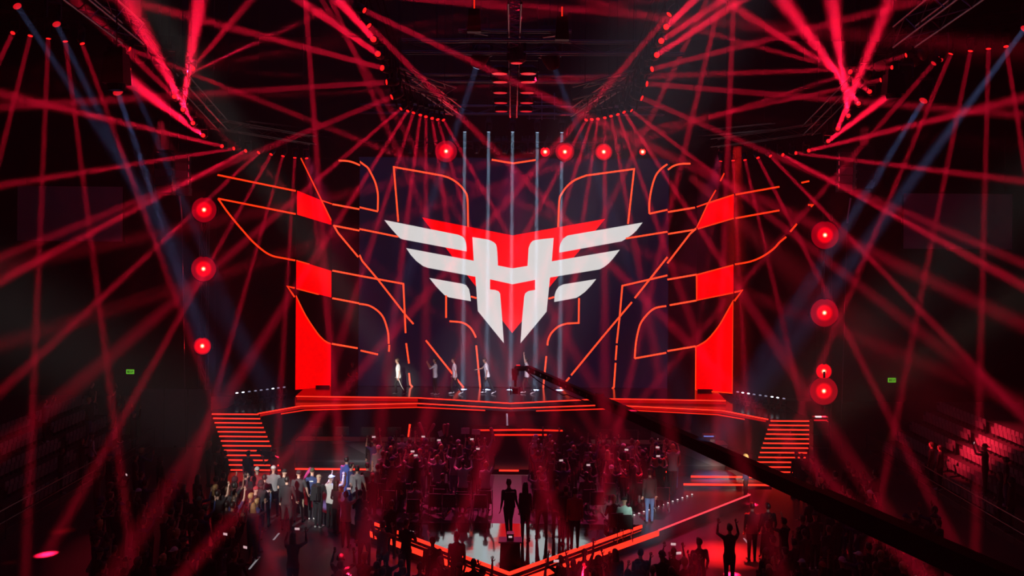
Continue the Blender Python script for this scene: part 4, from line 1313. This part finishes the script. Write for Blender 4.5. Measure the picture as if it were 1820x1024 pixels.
    SL = {'skin': 0, 'top': 1, 'fore': 2, 'legs': 3, 'shoe': 4}
    def dist(p, a, c):
        ab = c - a
        t = max(0, min(1, (p - a).dot(ab) / max(1e-9, ab.length_squared)))
        return (p - (a + ab * t)).length
    for f in bm.faces:
        p = f.calc_center_median()
        best = min(segs, key=lambda s_: dist(p, s_[1], s_[2]) / s_[3])
        k = best[0]
        if hip > .7 and k in ('top', 'legs'):
            k = 'top' if (p - hp0).dot(hn) > 0 else 'legs'
        f.material_index = SL[k]
        f.smooth = True
    vs = [bm.verts.new(v) for v in fb.v]
    for f, mi in zip(fb.f, fb.mi):
        nf = bm.faces.new([vs[i] for i in f])
        nf.material_index = 5 if mi == 1 else 0
        nf.smooth = True
    zmin = min(v.co.z for v in bm.verts)
    seat = hip < .7
    dz = -zmin
    for v in bm.verts: v.co.z += dz
    bmesh.ops.recalc_face_normals(bm, faces=bm.faces)
    bm.to_mesh(me)
    bm.free()
    for k in range(6): me.materials.append(SKIN[0])
    Z = Matrix.Translation((0, 0, dz))
    BODY[name] = dict(me=me, head=Z @ HM, hands={k: (Z @ h[0], h[1], h[2]) for k, h in hands.items()}, top=(Z @ HM @ V3(0, .012, .19)).z)
    return BODY[name]

DN = ((75, -82), (10, -78))
DNL = ((-75, -82), (-10, -78))
make_body('stand', DN, DNL, ((2, -90), (0, -89)), ((-2, -90), (0, -90)))
make_body('stand_wide', ((70, -72), (10, -60)), ((-75, -80), (-5, -70)), ((60, -84), (90, -88)), ((-60, -85), (-90, -88)), build=1.08)
make_body('stand_woman', ((75, -82), (0, -60)), ((-75, -82), (-10, -78)), ((0, -88), (0, -90)), ((-4, -90), (0, -89)), build=.92, female=True)
make_body('phone_up', ((25, 8), (-25, 68)), ((-25, 8), (25, 68)), ((3, -90), (0, -89)), ((-3, -90), (0, -90)), nod=-6)
make_body('phone_low', ((35, -60), (-32, 25)), ((-35, -60), (32, 25)), ((3, -90), (0, -89)), ((-3, -90), (0, -90)), nod=8)
make_body('arm_up', ((35, 55), (10, 82)), DNL, ((3, -90), (0, -89)), ((-3, -90), (0, -90)))
make_body('arm_up_woman', ((30, 50), (5, 85)), ((-70, -70), (0, -30)), ((3, -90), (0, -89)), ((-3, -90), (0, -90)), build=.92, female=True)
make_body('cheer', ((50, 55), (20, 85)), ((-50, 55), (-20, 85)), ((8, -88), (0, -89)), ((-8, -88), (0, -90)))
make_body('clap', ((20, -25), (-35, 55)), ((-20, -25), (35, 55)), ((0, -80), (180, -84)), ((180, -82), (180, -78)), turn=0)
make_body('walk', ((90, -80), (40, -62)), ((-150, -72), (-60, -80)), ((0, -66), (180, -80)), ((180, -72), (180, -60)), lean=4)
make_body('walk_reach', ((25, -40), (0, -14)), ((-150, -78), (-40, -80)), ((0, -64), (180, -82)), ((180, -70), (180, -62)), lean=9, nod=14)
make_body('walk_cheer', ((60, 48), (-30, 80)), ((-60, 48), (30, 80)), ((0, -64), (180, -82)), ((180, -70), (180, -62)), lean=2)
make_body('sit', ((40, -70), (-15, -10)), ((-40, -70), (15, -10)), ((8, -4), (0, -88)), ((-8, -4), (0, -88)), hip=.55, lean=2)
make_body('sit_phone', ((25, 5), (-25, 68)), ((-25, 5), (25, 68)), ((8, -4), (0, -88)), ((-8, -4), (0, -88)), hip=.55)
make_body('cameraman', ((35, -10), (-20, 55)), ((-30, -35), (20, 45)), ((10, -87), (0, -89)), ((-10, -87), (0, -90)), lean=-2)

HAIRM = {}
def hair_mesh(kind):
    if kind in HAIRM: return HAIRM[kind]
    mb = MB()
    if kind in ('short', 'long', 'bun', 'phones'):
        mb.ell((0, .006, .096), (.083, .097, .104), 14, 6, zmin=.42)
        mb.ell((0, -.020, .090), (.084, .092, .108), 14, 9, zmin=-.75)
    if kind == 'short':
        mb.ell((0, .07, .165), (.05, .03, .022), 10, 6)
    elif kind == 'long':
        mb.rings([[V3(math.cos(t) * rx, -.055 + math.sin(t) * ry, z) for t in [2 * math.pi * k / 12 for k in range(12)]] for z, rx, ry in ((.10, .085, .055), (0, .092, .058), (-.1, .10, .052), (-.2, .092, .042), (-.27, .06, .025))])
    elif kind == 'bun':
        mb.ell((0, -.12, .13), (.042, .04, .042), 10, 6)
    elif kind in ('cap', 'cap_back'):
        mb.ell((0, .005, .10), (.092, .106, .10), 14, 7, zmin=.0)
        s_ = 1 if kind == 'cap' else -1
        mb.rings([[V3(x, s_ * (.06 + y), z) for x, y in ((-.075, 0), (-.05, .10), (.05, .10), (.075, 0))] for z in (.098, .108)])
        mb.ell((0, 0, .2), (.012, .012, .008), 8, 4)
    elif kind == 'hood':
        mb.ell((0, -.012, .09), (.105, .118, .125), 14, 8, zmin=-.6)
        mb.ell((0, -.06, -.04), (.13, .08, .07), 12, 6)
    elif kind == 'phones':
        for s_ in (-1, 1): mb.ell((s_ * .088, .0, .055), (.022, .036, .042), 10, 6)
        mb.rings([[V3(math.cos(t) * .1, y, .06 + math.sin(t) * .145) for t in [math.pi * k / 10 for k in range(11)]] + [V3(math.cos(t) * .09, y, .06 + math.sin(t) * .135) for t in [math.pi * k / 10 for k in range(10, -1, -1)]] for y in (-.02, .02)])
    me = mb.mesh('hair_' + kind, True)
    bm = bmesh.new(); bm.from_mesh(me)
    bmesh.ops.recalc_face_normals(bm, faces=bm.faces)
    bm.to_mesh(me); bm.free()
    me.materials.append(HAIR[0])
    HAIRM[kind] = me
    return me

PACK = {}
def pack_mesh():
    if 'p' not in PACK:
        me = MB().box((0, -.20, 1.22), (.30, .17, .46), taper=.8).box((0, -.30, 1.12), (.24, .06, .24), taper=.85).box((.12, -.05, 1.32), (.05, .32, .22)).box((-.12, -.05, 1.32), (.05, .32, .22)).mesh('backpack')
        me.materials.append(CL['black'])
        PACK['p'] = me
    return PACK['p']

NP = [0]
LASTP = [None]
LBL = {}
def person(x, y, z, pose, facing, top='black', legs='black', label='', hair='short', hcol=0, skin=0, sleeve=None, shoe='black', capcol=None, scale=1.0, group=None, phone=False, pack=False, where=None):
    """facing: degrees about Z, 0 = towards the stage (+Y)"""
    B_ = BODY[pose]
    o = bpy.data.objects.new('person', B_['me'])
    COL.objects.link(o)
    o.location = (x, y, z)
    o.rotation_euler = (0, 0, R(facing))
    o.scale = (scale,) * 3
    slots = [SKIN[skin], CL[top], (CL[sleeve] if sleeve else SKIN[skin]), CL[legs], CL[shoe], EYE]
    for k, m in enumerate(slots):
        o.material_slots[k].link = 'OBJECT'
        o.material_slots[k].material = m
    if hair:
        h = bpy.data.objects.new('cap' if hair.startswith('cap') else ('hood' if hair == 'hood' else 'hair'), hair_mesh(hair))
        COL.objects.link(h)
        h.parent = o
        h.matrix_local = B_['head']
        h.material_slots[0].link = 'OBJECT'
        h.material_slots[0].material = CL[capcol] if capcol else HAIR[hcol]
    if pack:
        p = bpy.data.objects.new('backpack', pack_mesh()); COL.objects.link(p); p.parent = o
    lb = label
    tag(o, lb, 'person', group)
    if phone:
        M4 = Matrix.Translation((x, y, z)) @ Matrix.Rotation(R(facing), 4, 'Z') @ Matrix.Scale(scale, 4)
        hr, hl = B_['hands']['R'], B_['hands']['L']
        both = pose in ('phone_up', 'phone_low', 'sit_phone')
        pos = M4 @ ((hr[0] + hl[0]) / 2 + (hr[1] + hl[1]) * .05 if both else hr[0] + hr[1] * .12)
        ph = empty('phone', pos, R(facing))
        tag(ph, 'lit phone of ' + (where or lb), 'phone', 'phones held up in the crowd')
        w, hgt = (.145, .07) if both else (.07, .145)
        MB().box((0, .004, 0), (w, .009, hgt)).build('case', M_PLASTIC, ph)
        MB().box((0, -.003, 0), (w * .92, .006, hgt * .92)).build('screen', M_PHONE, ph)
    NP[0] += 1
    LASTP[0] = o
    return o

# --- players on the stage (facing left = 90 deg)
def on_deck(px, py, z=ZD): return G(px, py, z)
TEAM = 'players walking across the stage'
p = on_deck(708, 702); person(p.x, p.y, ZD, 'walk', 90, 'white', 'black', 'brightly lit player in white shirt and striped black trousers, first of five walking left', 'short', 1, 0, shoe='white', group=TEAM)
st_ = MB().tube((-.186, -.005, .84), (-.156, -.128, .53), .020).tube((-.156, -.128, .53), (-.136, -.29, .24), .018).build('trouser_stripe', CL['white'], LASTP[0])
p = on_deck(773, 702); person(p.x, p.y, ZD, 'clap', 90, 'white', 'black', 'player in white shirt clapping with raised hands, second from the left on stage', 'short', 0, 1, shoe='grey', group=TEAM)
p = on_deck(808, 701); person(p.x, p.y, ZD, 'walk', 95, 'white', 'black', 'player in white shirt walking before the slanted orange line, third from the left', 'short', 0, 0, shoe='white', group=TEAM)
p = on_deck(866, 700); person(p.x, p.y, ZD, 'walk_reach', 92, 'white', 'black', 'player in white shirt with bowed head and one arm stretched forward', 'short', 0, 1, shoe='white', group=TEAM)
p = on_deck(936, 700); person(p.x, p.y, ZD, 'walk_cheer', 90, 'white', 'black', 'player in white shirt with both arms raised behind the crane camera', 'short', 0, 0, shoe='white', group=TEAM)
p = G(626, 692, ZD); person(p.x, p.y, ZD, 'sit', -160, 'black', 'black', 'seated person in dark clothes with red sleeves at the back left of the stage', 'short', 0, 1, sleeve='red')
cs = empty('equipment_case', (p.x, p.y, ZD))
cs.rotation_euler = (0, 0, R(-160))
tag(cs, 'black equipment case under the seated person at the back of the stage', 'case')
MB().box((0, -.04, .21), (.5, .42, .40)).build('shell', M_BLACK, cs)
MB().box((0, .176, .22), (.12, .02, .05)).build('latch', M_CHROME, cs)

def head_at(px, py, z, h=1.78):
    """floor position of someone whose head top is seen at (px,py)"""
    return G(px, py, z + h)
def put(px, py, pose, facing, top, legs, label, z=0.0, **k):
    t_ = BODY[pose]['top'] * k.get('scale', 1.0)
    g = G(px, py, z + t_ + .02)
    return person(g.x, g.y, z, pose, facing, top, legs, label, **k)
# --- the lit group left of the deck
LG = 'people standing by the left stairs'
put(371, 783, 'phone_low', -60, 'charcoal', 'black', 'blond woman in a dark jacket looking right at the foot of the left stairs', hair='long', hcol=2, sleeve='charcoal', group=LG)
put(388, 791, 'stand', -40, 'black', 'black', 'man in black between the blond woman and the left stairs', sleeve='black', skin=1, group=LG)
put(401, 800, 'phone_low', 100, 'black', 'black', 'crew member in black reaching out before the lowest left steps', sleeve='black', group=LG)
put(441, 800, 'stand', -20, 'black', 'black', 'man in black standing centred before the glowing left steps', group=LG, skin=0)
cmn = put(487, 797, 'cameraman', 60, 'black', 'black', 'cameraman with a red cap and black shirt right of the left stairs', hair='cap', capcol='red', group=LG)
cmv = empty('shoulder_camera', cmn.location + Vector((-.30, .12, 1.50)), R(60))
tag(cmv, 'black broadcast camera on the shoulder of the cameraman in the red cap', 'camera')
MB().box((0, 0, .1), (.16, .5, .2)).build('body', M_PLASTIC, cmv)
MB().tube((0, .25, .12), (0, .48, .12), .055, .07, 10).build('lens', M_GLASS, cmv)
MB().box((-.12, .12, .18), (.1, .12, .08)).build('viewfinder', M_PLASTIC, cmv)
MB().box((0, -.05, .24), (.04, .26, .03)).build('handle', M_PLASTIC, cmv)
put(457, 829, 'stand', 10, 'red', 'denim', 'person with a white cap and red striped jersey by the stairs', hair='cap_back', capcol='white', shoe='white', group=LG)
put(486, 827, 'stand_wide', 5, 'grey', 'denim', 'person with a white cap and pale grey t-shirt seen from behind', hair='cap', capcol='white', group=LG)
put(505, 833, 'stand', -15, 'charcoal', 'black', 'person in black cap and dark t-shirt right of the pale grey t-shirt', hair='cap', capcol='black', group=LG)
put(531, 835, 'stand_wide', 0, 'charcoal', 'beige', 'broad person in a dark t-shirt and black cap with a jacket round the waist', hair='cap_back', capcol='black', group=LG)
nv = put(555, 831, 'stand', -5, 'navy', 'black', 'person in a navy jersey with a small white back print', hair='cap_back', capcol='olive', shoe='white', group=LG)
pr_ = MB().box((0, -.128, 1.36), (.15, .006, .03)).build('back_print', CL['white'], nv)
put(566, 843, 'phone_low', -20, 'black', 'black', 'person in black with a light brown cap and a shoulder bag', hair='cap', capcol='beige', shoe='white', pack=True, group=LG)
put(588, 843, 'phone_up', -30, 'white', 'black', 'person with a white cap and white t-shirt holding both arms up', hair='cap', capcol='white', group=LG, sleeve=None)
put(598, 852, 'arm_up_woman', -30, 'maroon', 'black', 'brown-haired woman raising a bare arm with a yellow sleeve', hair='long', hcol=1, group=LG, sleeve=None)
ys = MB().rings([[V3(.19 + .075 * math.cos(t), .03 + .075 * math.sin(t), z) for t in [2 * math.pi * k / 10 for k in range(10)]] for z in (1.42, 1.52)]).build('yellow_sleeve', CL['yellow'], [o for o in COL.objects if o.name.startswith('person')][-1])
put(616, 811, 'stand', -10, 'blue', 'blue', 'tall person in a blue hoodie and blue trousers beside the platform edge', sleeve='blue', group=LG)
put(624, 822, 'stand', -60, 'navy', 'navy', 'dark-haired man in navy turning right next to the blue hoodie', sleeve='navy', group=LG)
put(635, 827, 'stand_wide', -5, 'grey', 'charcoal', 'man in a pale grey polo shirt with dark hair seen from behind', group=LG)
put(653, 822, 'stand', 15, 'black', 'black', 'dark-haired person in black right of the grey polo shirt', group=LG)
put(671, 824, 'stand', -15, 'black', 'black', 'person in black farther right by the glowing platform edge', group=LG, skin=1)
put(662, 840, 'stand_woman', 5, 'black', 'black', 'blond-haired woman in a black t-shirt with bare arms', hair='bun', hcol=2, group=LG)
put(694, 820, 'stand', 10, 'black', 'black', 'person with ginger hair and black jacket at the crowd edge', hcol=2, sleeve='black', group=LG)
put(709, 838, 'stand', 0, 'black', 'denim', 'person in black top and blue jeans left of the front chairs', sleeve='black', group=LG)
put(690, 833, 'stand_wide', 0, 'charcoal', 'charcoal', 'person in a dark hoodie behind the blue jeans', sleeve='charcoal', hair='hood', capcol='charcoal', group=LG)
put(615, 872, 'phone_up', -5, 'beige', 'black', 'person in a beige jumper taking a photo with raised arms', sleeve='beige', phone=True, group=LG)
put(640, 870, 'phone_low', -10, 'black', 'black', 'person in black holding a phone before the grey polo shirt', phone=True, sleeve='black', group=LG)
# dark figures in front of them
DG = 'dark figures seen from behind at the left'
put(470, 842, 'stand_wide', 0, 'black', 'black', 'dark figure with arms down before the white cap group', sleeve='black', group=DG)
put(437, 838, 'stand', 0, 'black', 'black', 'slim dark figure left of the red jersey', sleeve='black', group=DG)
put(510, 846, 'stand_wide', 0, 'black', 'black', 'broad dark figure covering the people below the black cap', sleeve='black', group=DG)
put(521, 945, 'phone_up', -5, 'maroon', 'black', 'dark figure with red lit hair filming on the empty floor', z=0, phone=True, hair='long', hcol=1, sleeve='maroon', group=DG)
put(648, 905, 'stand_wide', 15, 'charcoal', 'black', 'large dark hooded figure left of the deck corner', sleeve='charcoal', hair='hood', capcol='maroon', group=DG)
put(696, 888, 'arm_up', 0, 'black', 'black', 'dark figure with one arm raised by the deck corner', sleeve='black', group=DG)
put(722, 922, 'phone_low', -20, 'black', 'black', 'dark curly-haired figure at the left end of the glowing rim', hcol=1, phone=True, sleeve='black', group=DG)
put(680, 925, 'clap', -10, 'red', 'black', 'clapping figure with a red back left of the glowing rim', sleeve='red', group=DG)
put(769, 953, 'stand_wide', 0, 'maroon', 'maroon', 'figure in a reddish shirt standing before the lower left glowing rim', sleeve='maroon', group=DG)
put(812, 944, 'stand', 5, 'black', 'black', 'black silhouette standing before the glowing left side of the V', sleeve='black', group=DG)
# silhouettes standing on the tip
TG = 'silhouettes standing on the glossy tip'
put(905, 851, 'walk', 10, 'black', 'black', 'black silhouette striding in the grey aisle, leftmost on the tip', z=ZT, sleeve='black', pack=True, group=TG)
put(934, 856, 'stand_woman', -10, 'black', 'black', 'black silhouette of a slim woman just right of the aisle', z=ZT, sleeve='black', hair='long', group=TG)
put(963, 853, 'stand_wide', 0, 'black', 'black', 'tall broad black silhouette in the middle of the tip group', z=ZT, sleeve='black', group=TG)
put(990, 852, 'stand', 0, 'charcoal', 'black', 'dark silhouette with red lit hair right of the broad one', z=ZT, sleeve='charcoal', hcol=1, group=TG)
put(1006, 862, 'stand_woman', 10, 'maroon', 'black', 'slender dark figure left of the red jacket', z=ZT, sleeve='maroon', hair='bun', group=TG)
put(1022, 866, 'stand', 0, 'red', 'black', 'figure in a red jacket at the right end of the tip group', z=ZT, sleeve='red', group=TG)
# --- right side people
RG = 'people near the right stairs'
hw = put(1326, 806, 'stand_woman', 60, 'navy', 'charcoal', 'blond hostess in a blue jacket at the foot of the right stairs', z=.1, hair='long', hcol=2, sleeve='navy', group=RG)
put(1416, 802, 'stand', 20, 'charcoal', 'black', 'man in a grey shirt standing before the right end of the right stairs', sleeve='charcoal', group=RG)
put(1425, 805, 'stand', -10, 'charcoal', 'black', 'man in dark shirt just behind the grey shirt by the right stairs', sleeve='charcoal', group=RG, skin=1)
put(1445, 811, 'phone_low', 70, 'maroon', 'black', 'man in a reddish shirt looking left before the speaker stack', sleeve='maroon', group=RG)
put(1485, 837, 'stand', 10, 'black', 'black', 'dark figure before the red lit floor right of the speaker stack', sleeve='black', group=RG)
put(1508, 818, 'stand', 0, 'black', 'black', 'dark figure farther right beside the red lit floor', sleeve='black', group=RG)
put(1517, 832, 'stand_wide', 0, 'black', 'black', 'broad dark figure right of the red lit floor patch', sleeve='black', group=RG)
put(1297, 930, 'phone_up', 0, 'black', 'black', 'dark figure standing on the hot red floor with raised arms', sleeve='black', group=RG, scale=1.02)
put(1243, 955, 'stand_wide', 15, 'black', 'black', 'bulky dark figure left of the hot red floor', sleeve='black', group=RG)
put(1337, 892, 'stand', 0, 'maroon', 'black', 'dark figure with red edges at the outer corner of the deck', sleeve='maroon', group=RG)
put(1365, 893, 'stand_wide', 10, 'black', 'black', 'dark figure right of the deck corner beside the crane boom', sleeve='black', group=RG)
# --- lit seats at the right of the deck
put(1110, 882, 'sit', 0, 'mint', 'teal', 'seated person in a pale mint t-shirt and jeans with a black cap', z=ZV, hair='cap', capcol='black', shoe='white', group='seated people at the right front of the deck')
put(1091, 879, 'sit', 10, 'black', 'black', 'seated person in black with a cream cap left of the mint t-shirt', z=ZV, hair='cap', capcol='beige', sleeve='black', group='seated people at the right front of the deck')
put(1155, 833, 'stand', 5, 'black', 'denim', 'standing person in black top and bright blue jeans right of the chairs', z=ZV, sleeve='black', group='people standing at the right end of the deck')
put(1125, 813, 'phone_low', 60, 'black', 'black', 'person in black holding a phone at the right end of the crowd', z=ZV, sleeve='black', phone=False, group='people standing at the right end of the deck')
put(1148, 796, 'cheer', 10, 'maroon', 'black', 'person with crossed raised arms at the far right of the crowd', z=ZV, group='people standing at the right end of the deck', sleeve=None)
put(737, 856, 'sit', 0, 'grey', 'beige', 'seated person in a pale hooded jacket at the left front of the deck', z=ZV, sleeve='grey', group='seated people at the left front of the deck')

for o in [o for o in COL.objects if o.name.startswith('person') and o.data == BODY['sit']['me']]:
    chair(o.location.x, o.location.y, ZV + .02, o.rotation_euler.z, 'black chair under the ' + o['label'].split(' left of')[0].split(' and jeans')[0].split(' at the')[0])
# --- chairs in the front rows
G_ = lambda px, py: G(px, py, ZV)
for i, (px, py) in enumerate(((775, 925), (799, 926), (824, 926), (853, 927))):
    g = G_(px, py)
    chair(g.x, g.y + .25, ZV + .02, R(2 * i - 4), 'black chair seen from behind, %s from the left in the left front row' % ORD[i])
for i, (px, py) in enumerate(((1060, 921), (1147, 899), (1168, 893))):
    g = G_(px, py)
    chair(g.x, g.y + .25, ZV + .02, R(4 - 2 * i), 'black chair seen from behind, %s from the left in the right front row' % ORD[i])

# --- rows of spectators on the deck
TOPS = ['black', 'black', 'charcoal', 'black', 'grey', 'maroon', 'navy', 'black', 'charcoal', 'white', 'red', 'black', 'olive']
POSES = ['stand', 'stand', 'stand_wide', 'stand_woman', 'phone_up', 'phone_up', 'phone_low', 'arm_up', 'cheer', 'arm_up_woman', 'stand', 'stand_wide']
PTXT = dict(stand='standing', stand_wide='legs apart', stand_woman='hands low', phone_up='both arms up', phone_low='hands at chest', arm_up='one arm raised', cheer='cheering', arm_up_woman='raised right arm', sit='seated', sit_phone='seated, arms up', clap='clapping')
HK = ['short', 'short', 'long', 'cap', 'short', 'bun', 'cap_back', 'hood', 'short', 'phones']
HTXT = dict(short='short hair', long='long hair', cap='with cap', cap_back='cap backwards', bun='tied hair', hood='hooded', phones='with headphones')
def rnd_person(x, y, z, where, group, poses=POSES, tops=TOPS, face=0, phone_p=.4, dark=False):
    pose = RNG.choice(poses)
    top = RNG.choice(tops)
    hair = RNG.choice(HK)
    hc = RNG.choice([0, 0, 0, 1, 1, 2])
    cc = RNG.choice(['black', 'charcoal', 'red', 'white', 'navy']) if hair.startswith('cap') else (top if hair == 'hood' else None)
    sl = top if RNG.random() < .5 else None
    legs = RNG.choice(['black', 'black', 'denim', 'charcoal'])
    who = 'woman' if 'woman' in pose else 'person'
    lab = '%s in %s, %s%s, %s' % (who, top, (HTXT[hair] + ', ') if len(where.split()) < 9 else '', PTXT[pose], where)
    wl = '%s in %s, %s' % (who, top, where)
    return person(x, y, z, pose, face + RNG.uniform(-18, 18), top, legs, lab, hair, hc, RNG.choice([0, 0, 1, 1, 2]), sl, RNG.choice(['black', 'white', 'grey']), cc, RNG.uniform(.95, 1.04), group,
                  phone=pose in ('phone_up', 'phone_low', 'sit_phone') and RNG.random() < phone_p, pack=RNG.random() < .06, where=wl)
rows = [(39.2, -5.6, 6.4), (38.4, -5.4, 6.3), (37.55, -5.2, 6.1), (36.7, -4.9, 5.7), (35.85, -4.6, 5.3), (35.0, -4.3, 3.4)]
for ri, (y, x0, x1) in enumerate(rows):
    for side in (0, 1):
        a, c = (x0, -.85) if side == 0 else (.75, x1)
        x = a + .25
        k = 0
        while x < c:
            back = ri < 4
            poses = POSES if back else ['sit', 'sit_phone', 'phone_up', 'arm_up', 'sit', 'stand', 'phone_up']
            xx, yy = x + RNG.uniform(-.08, .08), y + RNG.uniform(-.15, .15)
            rnd_person(xx, yy, ZV + .02, '%s from left, row %s, %s block' % (ORD[k], ['one', 'two', 'three', 'four', 'five', 'six'][ri], 'left' if side == 0 else 'right'),
                       'spectators in the %s block before the stage' % ('left' if side == 0 else 'right'), poses)
            pr = LASTP[0]
            if ri >= 4:
                seated = pr.data in (BODY['sit']['me'], BODY['sit_phone']['me'])
                chair(xx, yy - (0 if seated else .38), ZV + .02, pr.rotation_euler.z if seated else 0, 'black chair %s person %s from left, row %s, %s block' % ('under' if seated else 'behind', ORD[k], ['one', 'two', 'three', 'four', 'five', 'six'][ri], 'left' if side == 0 else 'right'))
            k += 1
            x += RNG.uniform(.56, .70) if back else RNG.uniform(.75, .95)
# inflated cheering sticks and paper signs above the crowd
def stick(px, py, px2, py2, Y, label, m):
    a, c = P(px2, py2, Y), P(px, py, Y)
    t = empty('cheering_stick', a)
    tag(t, label, 'cheering stick', 'inflated cheering sticks held up in the crowd')
    d = c - a
    q = d.to_track_quat('Z', 'Y').to_matrix().to_4x4()
    L = d.length
    MB().lathe([(.02, 0), (.05, .05), (.06, L * .5), (.075, L * .9), (.05, L)], 10, q).build('tube', m, t, smooth=True)
    MB().lathe([(.012, -.04), (.02, .01)], 8, q).build('nozzle', m, t)
MSK = mat('pink_plastic', (.5, .10, .16), .3)
for i, (q, lb) in enumerate((((744, 751, 755, 775), 'pink cheering stick leaning right at the left of the crowd'), ((772, 753, 760, 775), 'pink cheering stick leaning left beside the first one'),
                             ((790, 754, 789, 772), 'upright pink cheering stick left of its twin'), ((796, 753, 794, 775), 'upright pink cheering stick right of its twin'), ((872, 760, 879, 782), 'pink cheering stick near the aisle'))):
    stick(*q, 39.6, lb, MSK)
stick(1176, 815, 1160, 824, 38.2, 'blue cheering stick held out at the right end of the crowd', mat('blue_plastic', (.10, .14, .45), .3))
stick(553, 832, 541, 850, 37.4, 'magenta cheering stick held by the person in the navy jersey', mat('magenta_plastic', (.6, .05, .25), .3))
for px, py, w, h, rot, lb in ((783, 771, 8, 10, -20, 'small tilted paper sign left of the phones'), (827, 766, 15, 11, 0, 'blank white paper sign held up in the left block'), (846, 768, 15, 9, 3, 'second blank paper sign right of the first one')):
    a = P(px, py, 39.4)
    k = 39.4 / FPX
    t = empty('paper_sign', a)
    t.rotation_euler = (0, R(rot), 0)
    tag(t, lb, 'sign', 'paper signs held up in the crowd')
    MB().box((0, 0, 0), (w * k, .012, h * k)).build('sheet', CL['white'], t)
    MB().tube((0, .015, -h * k / 2 - .25), (0, .015, h * k / 2 - .02), .01).build('stick', CL['beige'], t)

# --- dark crowd on the floor: left, bottom and right
NOGO = ((425, 900, 548, 1024), (1252, 905, 1345, 1024), (85, 880, 140, 950))
def scatter(n, box, where, group, poses, mind=.52, zf=0.0, tops=('black', 'black', 'charcoal', 'maroon', 'black', 'navy'), facefn=None, phone_p=.25, avoid=()):
    pts = []
    tries = 0
    while len(pts) < n and tries < n * 60:
        tries += 1
        px, py = RNG.uniform(box[0], box[2]), RNG.uniform(box[1], box[3])
        g = G(px, py, zf + 1.75)
        if any((g.x - q.x) ** 2 + (g.y - q.y) ** 2 < mind ** 2 for q in PTS): continue
        if any(x0 < px < x1 and y0 < py < y1 for x0, y0, x1, y1 in tuple(avoid) + NOGO): continue
        pts.append(g); PTS.append(g)
    pts.sort(key=lambda g: (round(g.y / 1.5), g.x))
    for k, g in enumerate(pts):
        pass
    rowsd = {}
    for g in pts: rowsd.setdefault(round(g.y / 1.5), []).append(g)
    for ri, key in enumerate(sorted(rowsd)):
        for k, g in enumerate(sorted(rowsd[key], key=lambda q: q.x)):
            rnd_person(g.x, g.y, zf, '%s from left, %s row, %s' % (ORD[k], ORD[ri], where), group, poses, tops, facefn(g) if facefn else math.degrees(math.atan2(g.x, 52 - g.y)), phone_p)
PTS = [o.location.copy() for o in COL.objects if o.name.startswith('person')]
FP = ['stand', 'stand_wide', 'stand_woman', 'phone_up', 'phone_low', 'arm_up', 'stand', 'arm_up_woman', 'clap']
scatter(34, (300, 835, 430, 985), 'left floor crowd', 'dark crowd on the left floor', FP)
scatter(34, (170, 800, 300, 1010), 'far left floor crowd', 'dark crowd far left on the floor', FP)
scatter(8, (400, 850, 470, 900), 'crowd by left walkway', 'dark crowd by the left walkway', FP)
scatter(20, (430, 985, 720, 1018), 'bottom left crowd', 'dark crowd at the bottom left edge', FP, avoid=((540, 960, 600, 1024),))
scatter(22, (990, 975, 1235, 1016), 'bottom crowd right of V', 'dark crowd at the bottom right of the V', FP)
scatter(8, (740, 990, 870, 1018), 'bottom crowd left of V', 'dark crowd at the bottom left of the V', FP)
scatter(26, (1360, 905, 1560, 1016), 'right floor crowd', 'dark crowd on the right floor', FP)
scatter(16, (1440, 840, 1560, 905), 'crowd right of speakers', 'dark crowd right of the speakers', FP)
scatter(18, (1560, 905, 1680, 1010), 'crowd before right grandstand', 'dark crowd before the right grandstand', FP)
# spectators in the left stand
sp = 0
for k in range(NROW - 1):
    for j in range(22):
        if RNG.random() < .20:
            x, y, z = -(16.5 + .62 * k + .14), 45.6 - j * .9, .25 + .45 * k
            if y < 27.5: continue
            rnd_person(x, y, z, '%s place, row %s, left grandstand' % (ORD[j], ['one', 'two', 'three', 'four', 'five'][k]), 'spectators in the left grandstand', ['stand', 'arm_up', 'cheer', 'phone_up', 'stand_woman'], face=-50, phone_p=.2)
for k in range(2):
    for j in range(22):
        if RNG.random() < .22:
            x, y, z = (16.5 + .62 * k + .14), 40.0 - j * .8, .25 + .45 * k
            if y < 27.5: continue
            rnd_person(x, y, z, '%s place, row %s, right grandstand' % (ORD[j], ['one', 'two'][k]), 'spectators in the right grandstand', ['stand', 'phone_up', 'stand_woman'], face=50, phone_p=.2)
# white floor line markers on the walkways at both bottom corners
for i, ((ax, ay), (bx, by)) in enumerate((((1322, 957), (1331, 968)), ((1352, 994), (1362, 1007)), ((486, 960), (496, 948)), ((443, 1012), (461, 990)))):
    a, c = G(ax, ay, 0), G(bx, by, 0)
    d = (c - a).normalized(); n_ = Vector((d.y, -d.x, 0)) * .03
    o = MB().rings([[a + n_, a - n_, c - n_, c + n_], [p + Vector((0, 0, .006)) for p in (a + n_, a - n_, c - n_, c + n_)]]).build('floor_marking', mat('pale_tape', (.8, .8, .8), .5, emit=(.8, .8, .85), strength=.25, sample=False))  # tape brightness put in as a faint glow of its own
    tag(o, ('white tape line on the floor, upper one right of the hot red floor', 'white tape line on the floor, lower one right of the hot red floor', 'white tape line on the floor, upper one at the left walkway', 'white tape line on the floor, lower one at the left walkway')[i], 'floor marking')
